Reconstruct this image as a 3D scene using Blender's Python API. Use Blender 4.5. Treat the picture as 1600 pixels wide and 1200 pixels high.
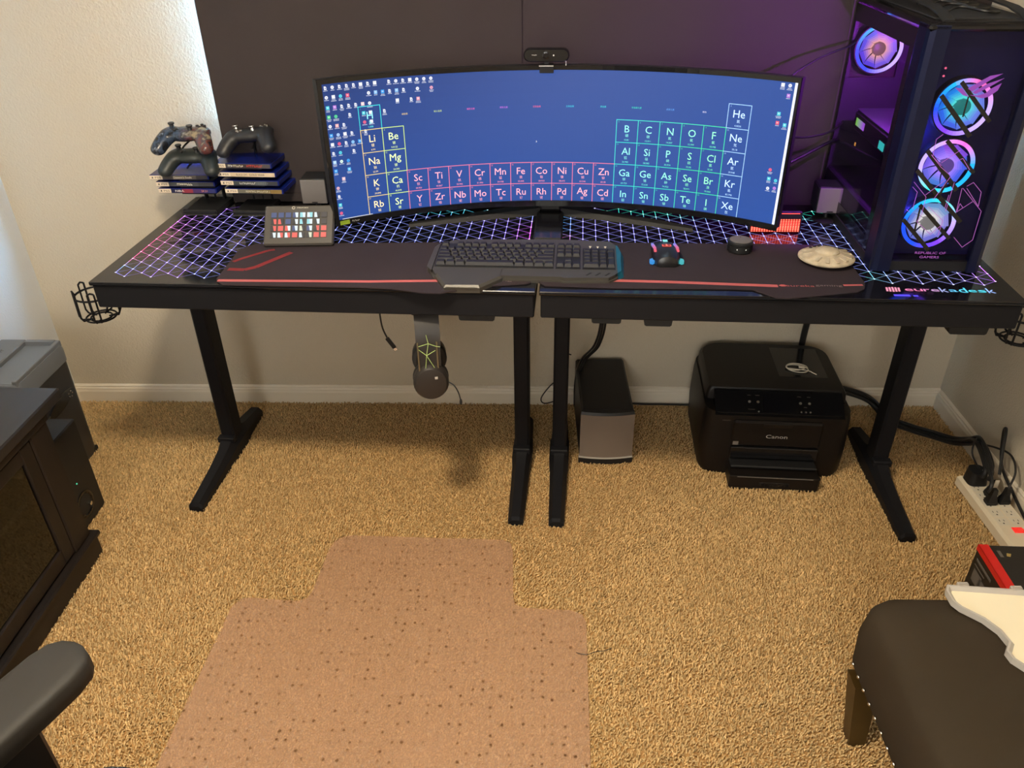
import bpy, bmesh, math, random
import numpy as np
from mathutils import Matrix, Vector

for o in list(bpy.data.objects):
    bpy.data.objects.remove(o, do_unlink=True)
SC = bpy.context.scene
C = SC.collection
PI = math.pi
random.seed(7)
rng = np.random.default_rng(7)

# ------------------------------------------------------------------ camera
F_PX = 1236.48
CAM_H = 1.53758
cr = Vector((0.99945604, 0.03034977, -0.0129038))
cu = Vector((-0.00512478, 0.52944818, 0.8483268))
cf = Vector((-0.03257841, 0.84779922, -0.52931572))
cam_d = bpy.data.cameras.new('camera')
cam = bpy.data.objects.new('camera', cam_d)
C.objects.link(cam)
cam_d.sensor_fit = 'HORIZONTAL'
cam_d.sensor_width = 36.0
cam_d.lens = F_PX / 1600.0 * 36.0
cam_d.clip_start = 0.02
M = Matrix((cr, cu, -cf)).transposed().to_4x4()
M.translation = Vector((0, 0, CAM_H))
cam.matrix_world = M
SC.camera = cam

# ------------------------------------------------------------------ world and exposure
w = bpy.data.worlds.new('world')
SC.world = w
w.use_nodes = True
w.node_tree.nodes['Background'].inputs[0].default_value = (0.55, 0.75, 1.0, 1)
w.node_tree.nodes['Background'].inputs[1].default_value = 0.6
SC.view_settings.view_transform = 'Standard'
SC.view_settings.look = 'None'
SC.view_settings.gamma = 1.0
SC.view_settings.exposure = 0.0
SC.view_settings.use_curve_mapping = False

# ceiling lamp: its light (the fixture is built with the room)
LAMP_POS = (-0.40, 0.87, 2.15)
ld = bpy.data.lights.new('ceiling_lamp_light', 'AREA')
ld.energy = 37.0
ld.color = (1.0, 0.85, 0.62)
ld.shape = 'DISK'
ld.size = 0.22
lo = bpy.data.objects.new('ceiling_lamp_light', ld)
C.objects.link(lo)
lo.location = LAMP_POS
ud = bpy.data.lights.new('added_fill_uplight', 'AREA')  # uplight added to raise the ambient fill off the ceiling
ud.energy = 22.0
ud.color = (1.0, 0.92, 0.82)
ud.shape = 'DISK'
ud.size = 0.2
uo = bpy.data.objects.new('added_fill_uplight', ud)
C.objects.link(uo)

# ------------------------------------------------------------------ helpers
class MB:
    """collects shapes into one mesh"""
    def __init__(s):
        s.v = []; s.f = []; s.c = []; s.col = None; s.M = Matrix.Identity(4)
    def add(s, vs, fs, col=None):
        b = len(s.v)
        M_ = s.M
        s.v.extend([tuple(M_ @ Vector(p)) for p in vs])
        s.f.extend([tuple(i + b for i in f) for f in fs])
        cc = col if col is not None else s.col
        s.c.extend([cc if cc is not None else (1, 1, 1)] * len(fs))
        return s
    def box(s, x0, x1, y0, y1, z0, z1, ch=0.0, col=None):
        if ch <= 0:
            vs = [(x, y, z) for x in (x0, x1) for y in (y0, y1) for z in (z0, z1)]
            fs = [(0, 1, 3, 2), (4, 6, 7, 5), (0, 4, 5, 1), (2, 3, 7, 6), (0, 2, 6, 4), (1, 5, 7, 3)]
            return s.add(vs, fs, col)
        ch = min(ch, (x1 - x0) * .49, (y1 - y0) * .49, (z1 - z0) * .49)
        vs = []; idx = {}
        for i, (x, sx) in enumerate(((x0, 1), (x1, -1))):
            for j, (y, sy) in enumerate(((y0, 1), (y1, -1))):
                for k, (z, sz) in enumerate(((z0, 1), (z1, -1))):
                    for a in range(3):
                        p = [x + sx * ch, y + sy * ch, z + sz * ch]
                        p[a] = (x, y, z)[a]
                        idx[i, j, k, a] = len(vs); vs.append(tuple(p))
        fs = []
        q = ((0, 0), (0, 1), (1, 1), (1, 0))
        for e in (0, 1):
            f = [idx[e, j, k, 0] for j, k in q]; fs.append(tuple(f if e == 0 else f[::-1]))
            f = [idx[j, e, k, 1] for j, k in q]; fs.append(tuple(f[::-1] if e == 0 else f))
            f = [idx[j, k, e, 2] for j, k in q]; fs.append(tuple(f if e == 0 else f[::-1]))
        for a in (0, 1):
            for b in (0, 1):
                fs.append((idx[a, b, 0, 0], idx[a, b, 1, 0], idx[a, b, 1, 1], idx[a, b, 0, 1]))
                fs.append((idx[a, 0, b, 0], idx[a, 0, b, 2], idx[a, 1, b, 2], idx[a, 1, b, 0]))
                fs.append((idx[0, a, b, 1], idx[0, a, b, 2], idx[1, a, b, 2], idx[1, a, b, 1]))
        for i in (0, 1):
            for j in (0, 1):
                for k in (0, 1):
                    fs.append((idx[i, j, k, 0], idx[i, j, k, 1], idx[i, j, k, 2]))
        return s.add(vs, fs, col)
    def prism(s, poly, z0, z1, top=None, col=None):
        n = len(poly); tp = top or poly
        vs = [(x, y, z0) for x, y in poly] + [(x, y, z1) for x, y in tp]
        fs = [tuple(range(n))[::-1], tuple(range(n, 2 * n))]
        fs += [(i, (i + 1) % n, n + (i + 1) % n, n + i) for i in range(n)]
        return s.add(vs, fs, col)
    def loft(s, rings, caps=True, col=None, closed=True):
        n = len(rings[0]); vs = [p for r in rings for p in r]; fs = []
        for a in range(len(rings) - 1):
            for i in range(n if closed else n - 1):
                j = (i + 1) % n
                fs.append((a * n + i, a * n + j, (a + 1) * n + j, (a + 1) * n + i))
        if caps:
            fs.append(tuple(range(n))[::-1]); fs.append(tuple(range((len(rings) - 1) * n, len(rings) * n)))
        return s.add(vs, fs, col)
    def lathe(s, prof, n=24, c=(0, 0, 0), axis='z', col=None, caps=True, loop=False):
        rings = []
        if loop: prof = list(prof) + [prof[0]]; caps = False
        for r, h in prof:
            ring = []
            for i in range(n):
                a = 2 * PI * i / n
                p = (r * math.cos(a), r * math.sin(a), h)
                if axis == 'y': p = (p[0], p[2], p[1])
                if axis == 'x': p = (p[2], p[0], p[1])
                ring.append((p[0] + c[0], p[1] + c[1], p[2] + c[2]))
            rings.append(ring)
        return s.loft(rings, caps, col)
    def tube(s, path, r, n=8, closed=False, col=None):
        P = [Vector(p) for p in path]; m = len(P)
        rs = r if isinstance(r, (list, tuple)) else [r] * m
        t0 = (P[1] - P[0]).normalized()
        up = Vector((0, 0, 1)) if abs(t0.z) < .9 else Vector((1, 0, 0))
        nx = t0.cross(up).normalized()
        rings = []
        for i in range(m):
            if closed: t = (P[(i + 1) % m] - P[i - 1]).normalized()
            else: t = (P[min(i + 1, m - 1)] - P[max(i - 1, 0)]).normalized()
            nx = (nx - t * nx.dot(t))
            if nx.length < 1e-6: nx = t.orthogonal()
            nx.normalize(); ny = t.cross(nx)
            rings.append([tuple(P[i] + (nx * math.cos(2 * PI * k / n) + ny * math.sin(2 * PI * k / n)) * rs[i]) for k in range(n)])
        if closed:
            rings.append(rings[0]); return s.loft(rings, False, col)
        return s.loft(rings, True, col)
    def ball(s, c, r, n=16, m=10, col=None):
        rx, ry, rz = r if isinstance(r, (list, tuple)) else (r, r, r)
        rings = []
        for j in range(1, m):
            a = PI * j / m - PI / 2
            rings.append([(c[0] + rx * math.cos(a) * math.cos(2 * PI * i / n), c[1] + ry * math.cos(a) * math.sin(2 * PI * i / n), c[2] + rz * math.sin(a)) for i in range(n)])
        return s.loft(rings, True, col)
    def mesh(s, name, m, smooth=None):
        me = bpy.data.meshes.new(name)
        me.from_pydata(s.v, [], s.f)
        me.materials.append(m)
        if any(c != (1, 1, 1) for c in s.c):
            at = me.color_attributes.new('Col', 'FLOAT_COLOR', 'CORNER')
            arr = []
            for p, c in zip(me.polygons, s.c):
                arr.extend((c[0], c[1], c[2], 1.0) * p.loop_total)
            at.data.foreach_set('color', arr)
        me.validate(); me.update()
        if smooth:
            me.polygons.foreach_set('use_smooth', [True] * len(me.polygons))
            me.set_sharp_from_angle(angle=math.radians(smooth))
        return me

def link(name, me, parent=None, loc=None, rot=None):
    o = bpy.data.objects.new(name, me); C.objects.link(o)
    if parent is not None: o.parent = parent
    if loc is not None: o.location = loc
    if rot is not None: o.rotation_euler = rot
    return o
def part(name, mb, m, parent, smooth=None, loc=None, rot=None, label=None, kind=None):
    o = link(name, mb.mesh(name, m, smooth), parent, loc, rot)
    if label: o['label'] = label
    if kind: o['kind'] = kind
    return o
def tag(o, label, cat, group=None, kind=None):
    o['label'] = label; o['category'] = cat
    if group: o['group'] = group
    if kind: o['kind'] = kind
    return o
def thing(name, label, cat, loc=(0, 0, 0), rot=(0, 0, 0), group=None):
    o = bpy.data.objects.new(name, None); C.objects.link(o)
    o.empty_display_size = .05
    o.location = loc
    o.rotation_euler = rot if isinstance(rot, (tuple, list)) else (0, 0, rot)
    return tag(o, label, cat, group)
def solo(name, mb, m, label, cat, loc=(0, 0, 0), rot=(0, 0, 0), smooth=None, group=None):
    o = link(name, mb.mesh(name, m, smooth), None, loc, rot if isinstance(rot, (tuple, list)) else (0, 0, rot))
    return tag(o, label, cat, group)
def struct(name, mb, m, smooth=None, parent=None, label=None):
    o = link(name, mb.mesh(name, m, smooth), parent)
    if parent is None: o['kind'] = 'structure'
    if label: o['label'] = label
    return o

def smoothpath(pts, k=6, closed=False):
    """Catmull-Rom through points"""
    P = [Vector(p) for p in pts]; out = []; n = len(P)
    for i in range(n if closed else n - 1):
        if closed: a, b, c_, d = P[i - 1], P[i], P[(i + 1) % n], P[(i + 2) % n]
        else: a, b, c_, d = P[max(i - 1, 0)], P[i], P[i + 1], P[min(i + 2, n - 1)]
        for j in range(k):
            t = j / k
            out.append(tuple(.5 * ((2 * b) + (c_ - a) * t + (2 * a - 5 * b + 4 * c_ - d) * t * t + (3 * b - a - 3 * c_ + d) * t ** 3)))
    if not closed: out.append(tuple(P[-1]))
    return out

# desk frame: local desk x (right), y (depth from the front edge), turned slightly from the wall
TH = -0.04692
XM, YF, ZT = -0.00153, 1.65415, 0.75462
CT, ST = math.cos(TH), math.sin(TH)
def dk(x, y, z=ZT):
    return (x * CT - y * ST + XM, YF + x * ST + y * CT, z)

# ------------------------------------------------------------------ materials
def srgb(r, g, b):
    f = lambda c: (c / 255 / 12.92) if c / 255 <= .04045 else ((c / 255 + .055) / 1.055) ** 2.4
    return (f(r), f(g), f(b))
def mat(name, col, rough=.5, metal=0.0, spec=.5, var=None, bump=None, emit=None, est=0.0, coat=0.0, alpha=1.0, attr=False, wood=False):
    m = bpy.data.materials.new(name); m.use_nodes = True
    nt = m.node_tree; b = nt.nodes['Principled BSDF']
    b.inputs['Base Color'].default_value = (*col, 1)
    b.inputs['Roughness'].default_value = rough
    b.inputs['Metallic'].default_value = metal
    b.inputs['Specular IOR Level'].default_value = spec
    b.inputs['Coat Weight'].default_value = coat
    b.inputs['Alpha'].default_value = alpha
    if emit:
        b.inputs['Emission Color'].default_value = (*emit, 1); b.inputs['Emission Strength'].default_value = est
    tc = nt.nodes.new('ShaderNodeTexCoord')
    if var:
        sc, amt = var[:2]
        n = nt.nodes.new('ShaderNodeTexNoise'); n.inputs['Scale'].default_value = sc; n.inputs['Detail'].default_value = 4
        if wood:
            mp = nt.nodes.new('ShaderNodeMapping'); mp.inputs['Scale'].default_value = wood
            nt.links.new(tc.outputs['Object'], mp.inputs[0]); nt.links.new(mp.outputs[0], n.inputs['Vector'])
        else:
            nt.links.new(tc.outputs['Object'], n.inputs['Vector'])
        r = nt.nodes.new('ShaderNodeValToRGB')
        r.color_ramp.elements[0].position = .3; r.color_ramp.elements[1].position = .7
        r.color_ramp.elements[0].color = (*[c * (1 - amt) for c in col], 1)
        r.color_ramp.elements[1].color = (*[min(1, c * (1 + amt)) for c in col], 1)
        nt.links.new(n.outputs['Fac'], r.inputs[0]); nt.links.new(r.outputs[0], b.inputs['Base Color'])
    if bump:
        sc, st_, dist = bump
        n = nt.nodes.new('ShaderNodeTexNoise'); n.inputs['Scale'].default_value = sc; n.inputs['Detail'].default_value = 3
        nt.links.new(tc.outputs['Object'], n.inputs['Vector'])
        bp = nt.nodes.new('ShaderNodeBump'); bp.inputs['Strength'].default_value = st_; bp.inputs['Distance'].default_value = dist
        nt.links.new(n.outputs['Fac'], bp.inputs['Height']); nt.links.new(bp.outputs[0], b.inputs['Normal'])
    if attr:
        a = nt.nodes.new('ShaderNodeAttribute'); a.attribute_name = 'Col'
        if attr == 'emit':
            nt.links.new(a.outputs['Color'], b.inputs['Emission Color']); b.inputs['Emission Strength'].default_value = est
        else:
            nt.links.new(a.outputs['Color'], b.inputs['Base Color'])
    return m
def glass(name, tint, refl=.12, rough=.03):
    """thin clear or smoked pane: fresnel reflection over tinted see-through"""
    m = bpy.data.materials.new(name); m.use_nodes = True
    nt = m.node_tree; nt.nodes.clear()
    out = nt.nodes.new('ShaderNodeOutputMaterial'); mx = nt.nodes.new('ShaderNodeMixShader')
    t = nt.nodes.new('ShaderNodeBsdfTransparent'); g = nt.nodes.new('ShaderNodeBsdfGlossy'); fr = nt.nodes.new('ShaderNodeFresnel')
    t.inputs[0].default_value = (*tint, 1); g.inputs['Roughness'].default_value = rough
    fr.inputs[0].default_value = 1.0 + refl * 3.5
    ge = nt.nodes.new('ShaderNodeNewGeometry'); mt_ = nt.nodes.new('ShaderNodeMath'); mt_.operation = 'SUBTRACT'; mt_.inputs[0].default_value = 1.0
    mm = nt.nodes.new('ShaderNodeMath'); mm.operation = 'MULTIPLY'
    nt.links.new(ge.outputs['Backfacing'], mt_.inputs[1]); nt.links.new(fr.outputs[0], mm.inputs[0]); nt.links.new(mt_.outputs[0], mm.inputs[1])
    nt.links.new(mm.outputs[0], mx.inputs[0]); nt.links.new(t.outputs[0], mx.inputs[1]); nt.links.new(g.outputs[0], mx.inputs[2])
    nt.links.new(mx.outputs[0], out.inputs[0])
    return m

MT = {}
MT['wall'] = mat('wall_paint_beige', srgb(199, 188, 168), .75, var=(1.2, .02), bump=(170, .55, .004))
MT['wall_l'] = mat('wall_paint_left', srgb(214, 216, 216), .7, bump=(170, .4, .003))  # left wall, paler and cooler than the other walls
MT['ceil'] = mat('ceiling_paint', srgb(228, 222, 212), .8, bump=(120, .3, .003))
MT['trim'] = mat('trim_paint', srgb(226, 216, 198), .4)
MT['carpet'] = mat('carpet_backing', srgb(168, 132, 86), .95, spec=.1, var=(60, .2))
MT['curtain'] = mat('blackout_fabric', srgb(60, 54, 54), .9, spec=.1, var=(3, .06), bump=(900, .25, .001))
MT['black_metal'] = mat('black_powder_coat', (.009, .009, .011), .55, spec=.15, bump=(900, .12, .0005))
MT['glass_top'] = mat('black_glass', (.006, .006, .008), .09, spec=.6)
MT['plastic'] = mat('black_plastic', (.011, .011, .012), .48, spec=.35, bump=(1200, .1, .0004))
MT['gloss'] = mat('gloss_black_plastic', (.008, .008, .009), .12)
MT['rubber'] = mat('black_rubber', (.012, .012, .012), .7)
MT['cable'] = mat('cable_sheath', (.01, .01, .011), .45)
MT['grey'] = mat('grey_grille_cloth', srgb(108, 104, 102), .7, bump=(1500, .5, .0008))
MT['chrome'] = mat('chrome', (.75, .74, .72), .15, metal=1)
MT['silver'] = mat('silver_print', srgb(190, 188, 184), .4, metal=.3)
MT['white_p'] = mat('white_plastic', srgb(226, 218, 200), .4)
MT['E1'] = mat('led_glow_soft', (0, 0, 0), .5, attr='emit', est=1.0)
MT['E2'] = mat('led_glow_strong', (0, 0, 0), .5, attr='emit', est=2.2)
MT['print'] = mat('printed_ink', (1, 1, 1), .6, attr='base', spec=.3)

# ------------------------------------------------------------------ lettering
_tc = {}
def glyphs(body):
    if body not in _tc:
        cu_ = bpy.data.curves.new('lettering', 'FONT'); cu_.body = body; cu_.resolution_u = 2
        cu_.align_x = 'CENTER'; cu_.align_y = 'CENTER'
        ob = bpy.data.objects.new('lettering', cu_)
        me = ob.to_mesh()
        vs = [tuple(v.co) for v in me.vertices]; fs = [tuple(p.vertices) for p in me.polygons]
        ob.to_mesh_clear(); bpy.data.objects.remove(ob); bpy.data.curves.remove(cu_)
        x0 = min([v[0] for v in vs] or [0]); x1 = max([v[0] for v in vs] or [1])
        _tc[body] = (vs, fs, x0, x1)
    return _tc[body]
def text2d(body, cx, cy, width=None, size=None, sx=1.0, height=None):
    """flat glyph outlines (points, faces) centred on cx, cy"""
    vs, fs, x0, x1 = glyphs(body)
    if width is not None:
        kx = width / (x1 - x0); ky = (height / .72) if height else kx
    else:
        kx = size * sx; ky = size
    xm = (x0 + x1) / 2
    y0 = min(v[1] for v in vs); y1 = max(v[1] for v in vs); ym = (y0 + y1) / 2
    return [((v[0] - xm) * kx + cx, (v[1] - ym) * ky + cy) for v in vs], fs

_mr = random.Random(11)
def marks(cx, cy, w_, h_, gap=None):
    """small upright strokes where the photograph shows lettering too blurred to read"""
    vs = []; fs = []; x = cx - w_ / 2
    while x < cx + w_ / 2 - h_ * .2:
        l = _mr.uniform(.45, .8) * h_; top = _mr.choice((1, 1, .8))
        for a, b, c_, d in ((x, x + l * .3, -.5, .5 * top), (x + l * .3, x + l, _mr.choice((-.5, .2, -.1)), None)):
            d = c_ + .3 if d is None else d
            n_ = len(vs); vs += [(a, cy + c_ * h_), (b, cy + c_ * h_), (b, cy + d * h_), (a, cy + d * h_)]; fs.append((n_, n_ + 1, n_ + 2, n_ + 3))
        x += l + h_ * .22
    return vs, fs
# ================================================================== the room
YW, XL, XR, YB, ZC = 2.33837, -1.64493, 1.38005, -1.7, 2.44
struct('floor', MB().box(XL - .1, XR + .1, YB - .1, YW + .1, -.05, 0), MT['carpet'])
struct('ceiling', MB().box(XL - .1, XR + .1, YB - .1, YW + .1, ZC, ZC + .05), MT['ceil'])
struct('wall_left', MB().box(XL - .1, XL, YB - .1, YW + .1, 0, ZC), MT['wall_l'])
struct('wall_right', MB().box(XR, XR + .1, YB - .1, YW + .1, 0, ZC), MT['wall'])
W2 = (-1.25, .25, .85, 2.10)
struct('wall_front', MB().box(XL - .1, W2[0], YB - .12, YB, 0, ZC).box(W2[1], XR + .1, YB - .12, YB, 0, ZC).box(W2[0], W2[1], YB - .12, YB, 0, W2[2]).box(W2[0], W2[1], YB - .12, YB, W2[3], ZC), MT['wall'])
WX0, WX1, WZ0, WZ1 = -.80, .58, .98, 2.05
struct('wall_back', MB().box(XL - .1, WX0, YW, YW + .12, 0, ZC).box(WX1, XR + .1, YW, YW + .12, 0, ZC)
       .box(WX0, WX1, YW, YW + .12, 0, WZ0).box(WX0, WX1, YW, YW + .12, WZ1, ZC), MT['wall'])
# the window behind the curtains, full of daylight
MT['day'] = mat('daylight_pane', (.8, .9, 1), .2, emit=(.24, .58, 1.0), est=270.0)
wf = MB()
wf.box(WX0, WX1, YW + .07, YW + .10, WZ0, WZ0 + .04, .004).box(WX0, WX1, YW + .07, YW + .10, WZ1 - .04, WZ1, .004)
wf.box(WX0, WX0 + .04, YW + .07, YW + .10, WZ0 + .04, WZ1 - .04, .004).box(WX1 - .04, WX1, YW + .07, YW + .10, WZ0 + .04, WZ1 - .04, .004)
wf.box(.0, .04, YW + .07, YW + .10, WZ0 + .04, WZ1 - .04, .004)
win = struct('window_1', wf, MT['trim'])
for x0, x1 in ((WX0 + .04, .0), (.04, WX1 - .04)):
    struct('pane', MB().box(x0, x1, YW + .08, YW + .086, WZ0 + .04, WZ1 - .04), MT['day'], parent=win)
struct('leak_block_sill', MB().box(WX0 - .05, WX1 + .05, YW - .043, YW + .07, WZ0 - .03, WZ0, .004), MT['trim'], parent=win)  # unseen ledge added to stop daylight leaking down behind the curtains
# unseen window added behind the camera to fill the shadows
MT['fill_pane'] = mat('fill_window_glow', (.8, .9, 1), .2, emit=(.94, .92, .86), est=9.0)
w2 = MB(); yy0, yy1 = YB - .10, YB - .07
w2.box(W2[0], W2[1], yy0, yy1, W2[2], W2[2] + .04, .004).box(W2[0], W2[1], yy0, yy1, W2[3] - .04, W2[3], .004).box(W2[0], W2[0] + .04, yy0, yy1, W2[2] + .04, W2[3] - .04, .004).box(W2[1] - .04, W2[1], yy0, yy1, W2[2] + .04, W2[3] - .04, .004).box(-.52, -.48, yy0, yy1, W2[2] + .04, W2[3] - .04, .004)
win2 = struct('added_fill_window', w2, MT['trim'])
for x0, x1 in ((W2[0] + .04, -.52), (-.48, W2[1] - .04)):
    struct('pane', MB().box(x0, x1, YB - .09, YB - .084, W2[2] + .04, W2[3] - .04), MT['fill_pane'], parent=win2)
# baseboards with a stepped profile
def base_prof(t):
    return [(0, 0), (.013, 0), (.013, .045), (.011, .052), (.011, .057), (.008, .061), (.008, .066), (.003, .0705), (0, .0705)]
def baseboard(name, p0, p1, nrm):
    r = []
    for p in (p0, p1):
        r.append([(p[0] + nrm[0] * a, p[1] + nrm[1] * a, z) for a, z in base_prof(0)])
    struct(name, MB().loft(r), MT['trim'])
baseboard('baseboard_back', (XL, YW), (XR, YW), (0, -1))
baseboard('baseboard_left', (XL, YB), (XL, YW - .013), (1, 0))
baseboard('baseboard_right', (XR, YB), (XR, YW - .013), (-1, 0))
baseboard('baseboard_front', (XL, YB), (XR, YB), (0, 1))

# ceiling lamp (above the frame); its point light is set at the top of the script
cl = thing('ceiling_lamp', 'round pendant lamp with warm light hanging above the chair mat', 'lamp', (LAMP_POS[0], LAMP_POS[1], ZC))
part('canopy', MB().lathe([(.08, 0), (.08, -.012), (.03, -.03)], 32), MT['white_p'], cl, 40)
part('rod', MB().lathe([(.008, -.03), (.008, LAMP_POS[2] - ZC + .07)], 12), MT['silver'], cl, 40)
part('shade', MB().lathe([(.16, LAMP_POS[2] - ZC - .005), (.155, LAMP_POS[2] - ZC + .03), (.10, LAMP_POS[2] - ZC + .07), (.02, LAMP_POS[2] - ZC + .08), (.0, LAMP_POS[2] - ZC + .078), (.10, LAMP_POS[2] - ZC + .062), (.15, LAMP_POS[2] - ZC + .02), (.155, LAMP_POS[2] - ZC - .005)], 36, caps=False), MT['white_p'], cl, 40)
lo.parent = cl; lo.location = (0, 0, LAMP_POS[2] - ZC)
uo.parent = cl; uo.location = (0, 0, LAMP_POS[2] - ZC + .09); uo.rotation_euler = (PI, 0, 0)

# curtains
MT['bounce_lining'] = mat('white_bounce_backing', srgb(232, 232, 236), .9)  # unseen white backing, added to bounce window light onto the wall
def curtain(name, x0, x1, label, seed, wr, zb):
    r_ = random.Random(seed)
    nx, nz = 90, 40
    z0, z1 = zb, 2.10
    ph = [r_.uniform(0, 6.3) for _ in range(6)]
    vs = []; fs = []
    for k, off in enumerate((0.0, .0025)):
        for i in range(nx + 1):
            u = i / nx; x = x0 + (x1 - x0) * u
            for j in range(nz + 1):
                v = j / nz; z = z0 + (z1 - z0) * v
                y = YW - .058 + .004 * math.sin(9 * u + ph[0]) * (.4 + .6 * v) + .0025 * math.sin(23 * u + ph[1] + 1.5 * v)
                y += wr * math.sin(14 * u + 17 * v + ph[2]) * math.exp(-((u - .55) ** 2 * 10 + (v - .15) ** 2 * 18))
                vs.append((x, y + off, z))
    st = nz + 1; L = (nx + 1) * st
    for i in range(nx):
        for j in range(nz):
            a = i * st + j
            fs.append((a, a + st, a + st + 1, a + 1)); fs.append((L + a, L + a + 1, L + a + st + 1, L + a + st))
    for i in range(nx):
        for j in (0, nz):
            a = i * st + j; fs.append((a, L + a, L + a + st, a + st))
    for j in range(nz):
        for i in (0, nx):
            a = i * st + j; fs.append((a, a + 1, L + a + 1, L + a))
    t = thing(name, label, 'curtain', ((x0 + x1) / 2, YW - .058, zb), group='blackout curtains on the window wall')
    mb = MB(); mb.M = Matrix.Translation((-(x0 + x1) / 2, -(YW - .058), -zb)); mb.add(vs, fs)
    part('panel', mb, MT['curtain'], t, 60)
    ln_ = MB(); ln_.M = mb.M
    ln_.box(x0 + .001, x1 - .001, YW - .045, YW - .0445, zb + .003, 2.098)
    part('bounce_lining', ln_, MT['bounce_lining'], t)
    hm = MB(); hm.M = mb.M
    hm.box(x0, x1, YW - .0655, YW - .062, zb, zb + .025, .001)
    part('hem', hm, MT['curtain'], t)
    return t
curtain('blackout_curtain', -.912, -.047, 'dark brown-grey blackout curtain panel left of the webcam', 1, .002, .7572)
curtain('blackout_curtain', -.049, 1.16, 'dark brown-grey blackout curtain panel between webcam and computer tower', 4, .006, .70)
rd = thing('curtain_rod', 'thin dark curtain rod over the window above the curtains', 'curtain rod', (0, YW - .058, 2.10))
part('rod', MB().lathe([(.008, -.96), (.008, 1.36)], 12, axis='x'), MT['black_metal'], rd, 40)
for x in (-.9, 1.24):
    part('bracket', MB().box(x - .01, x + .01, -.006, .074, -.008, .008, .002), MT['black_metal'], rd)

# carpet pile: many small leaning tufts
def carpet():
    x0, x1, y0, y1 = XL + .014, XR - .014, .55, YW - .014
    sp = .0054
    gx = np.arange(x0, x1, sp); gy = np.arange(y0, y1, sp)
    X, Y = np.meshgrid(gx, gy); X = X.ravel(); Y = Y.ravel(); n = X.size
    X = X + rng.uniform(-.55, .55, n) * sp; Y = Y + rng.uniform(-.55, .55, n) * sp
    X = np.clip(X, x0, x1); Y = np.clip(Y, y0, y1)
    flow = 1.3 * np.sin(3.1 * X + 1.7 * np.sin(2.3 * Y + .6)) + 1.1 * np.sin(4.3 * Y - 2.1 * X + 1.9) + rng.normal(0, 1.1, n)
    patch = .5 + .5 * np.sin(7 * X + 2 * np.sin(5 * Y)) * np.sin(6 * Y + 1.3 * np.sin(8 * X))
    h = rng.uniform(.0060, .0110, n) * (.82 + .3 * patch)
    under = in_mat(X, Y)
    h = np.where(under, .0055, h)
    lean = rng.uniform(.15, .75, n) * h
    wd = rng.uniform(.0018, .0029, n)
    a0 = rng.uniform(0, 2 * np.pi, n)
    tone = np.clip(rng.normal(1, .16, n) * (.93 + .1 * patch), .55, 1.4)
    V = np.zeros((n, 7, 3), np.float32)
    for k in range(3):
        a = a0 + k * 2 * np.pi / 3
        V[:, k, 0] = X + wd * np.cos(a); V[:, k, 1] = Y + wd * np.sin(a); V[:, k, 2] = .0003
        V[:, 3 + k, 0] = X + lean * .75 * np.cos(flow) + wd * .95 * np.cos(a + .5)
        V[:, 3 + k, 1] = Y + lean * .75 * np.sin(flow) + wd * .95 * np.sin(a + .5)
        V[:, 3 + k, 2] = h * .78
    V[:, 6, 0] = X + lean * np.cos(flow); V[:, 6, 1] = Y + lean * np.sin(flow); V[:, 6, 2] = h
    base = np.arange(n, dtype=np.int32)[:, None] * 7
    tri = np.array([[3, 4, 6], [4, 5, 6], [5, 3, 6], [0, 1, 4], [0, 4, 3], [1, 2, 5], [1, 5, 4], [2, 0, 3], [2, 3, 5]], np.int32)
    T = (base[:, None, :] + tri[None]).reshape(-1, 3)
    me = bpy.data.meshes.new('carpet_pile')
    me.vertices.add(n * 7); me.vertices.foreach_set('co', V.ravel())
    nt = T.shape[0]
    me.loops.add(nt * 3); me.loops.foreach_set('vertex_index', T.ravel())
    me.polygons.add(nt); me.polygons.foreach_set('loop_start', np.arange(0, nt * 3, 3, dtype=np.int32))
    at = me.color_attributes.new('Col', 'FLOAT_COLOR', 'POINT')
    cc = np.ones((n, 7, 4), np.float32)
    col = np.array(srgb(208, 176, 126), np.float32)
    for k in range(3): cc[:, :, k] = (col[k] * tone)[:, None]
    at.data.foreach_set('color', cc.ravel())
    me.update(); me.validate()
    m = mat('carpet_yarn', (1, 1, 1), .9, spec=.1, attr='base')
    me.materials.append(m)
    o = link('carpet_pile', me)
    tag(o, 'tan cut-pile carpet covering the whole floor', 'carpet', kind='stuff')
# outline of the clear chair mat (used by the pile, which lies flat under it)
MAT_POLY = [(-.775, .62), (-.785, .95), (-.772, 1.375), (-.757, 1.403), (-.735, 1.409), (-.610, 1.400), (-.588, 1.409), (-.580, 1.430), (-.570, 1.590), (-.560, 1.626), (-.525, 1.643),
            (-.095, 1.632), (-.072, 1.618), (-.066, 1.590), (-.060, 1.425), (-.055, 1.400), (-.035, 1.388), (.085, 1.382), (.113, 1.370), (.122, 1.345), (.112, .95), (.108, .62)]
def in_mat(X, Y):
    ins = np.zeros(X.shape, bool); n = len(MAT_POLY)
    for i in range(n):
        xa, ya = MAT_POLY[i]; xb, yb = MAT_POLY[(i + 1) % n]
        if ya == yb: continue
        c_ = ((ya > Y) != (yb > Y)) & (X < (xb - xa) * (Y - ya) / (yb - ya) + xa)
        ins ^= c_
    return ins
carpet()
MT['mat_pvc'] = mat('clear_vinyl', srgb(206, 164, 132), .30, alpha=.38, bump=(260, .12, .002))
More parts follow.
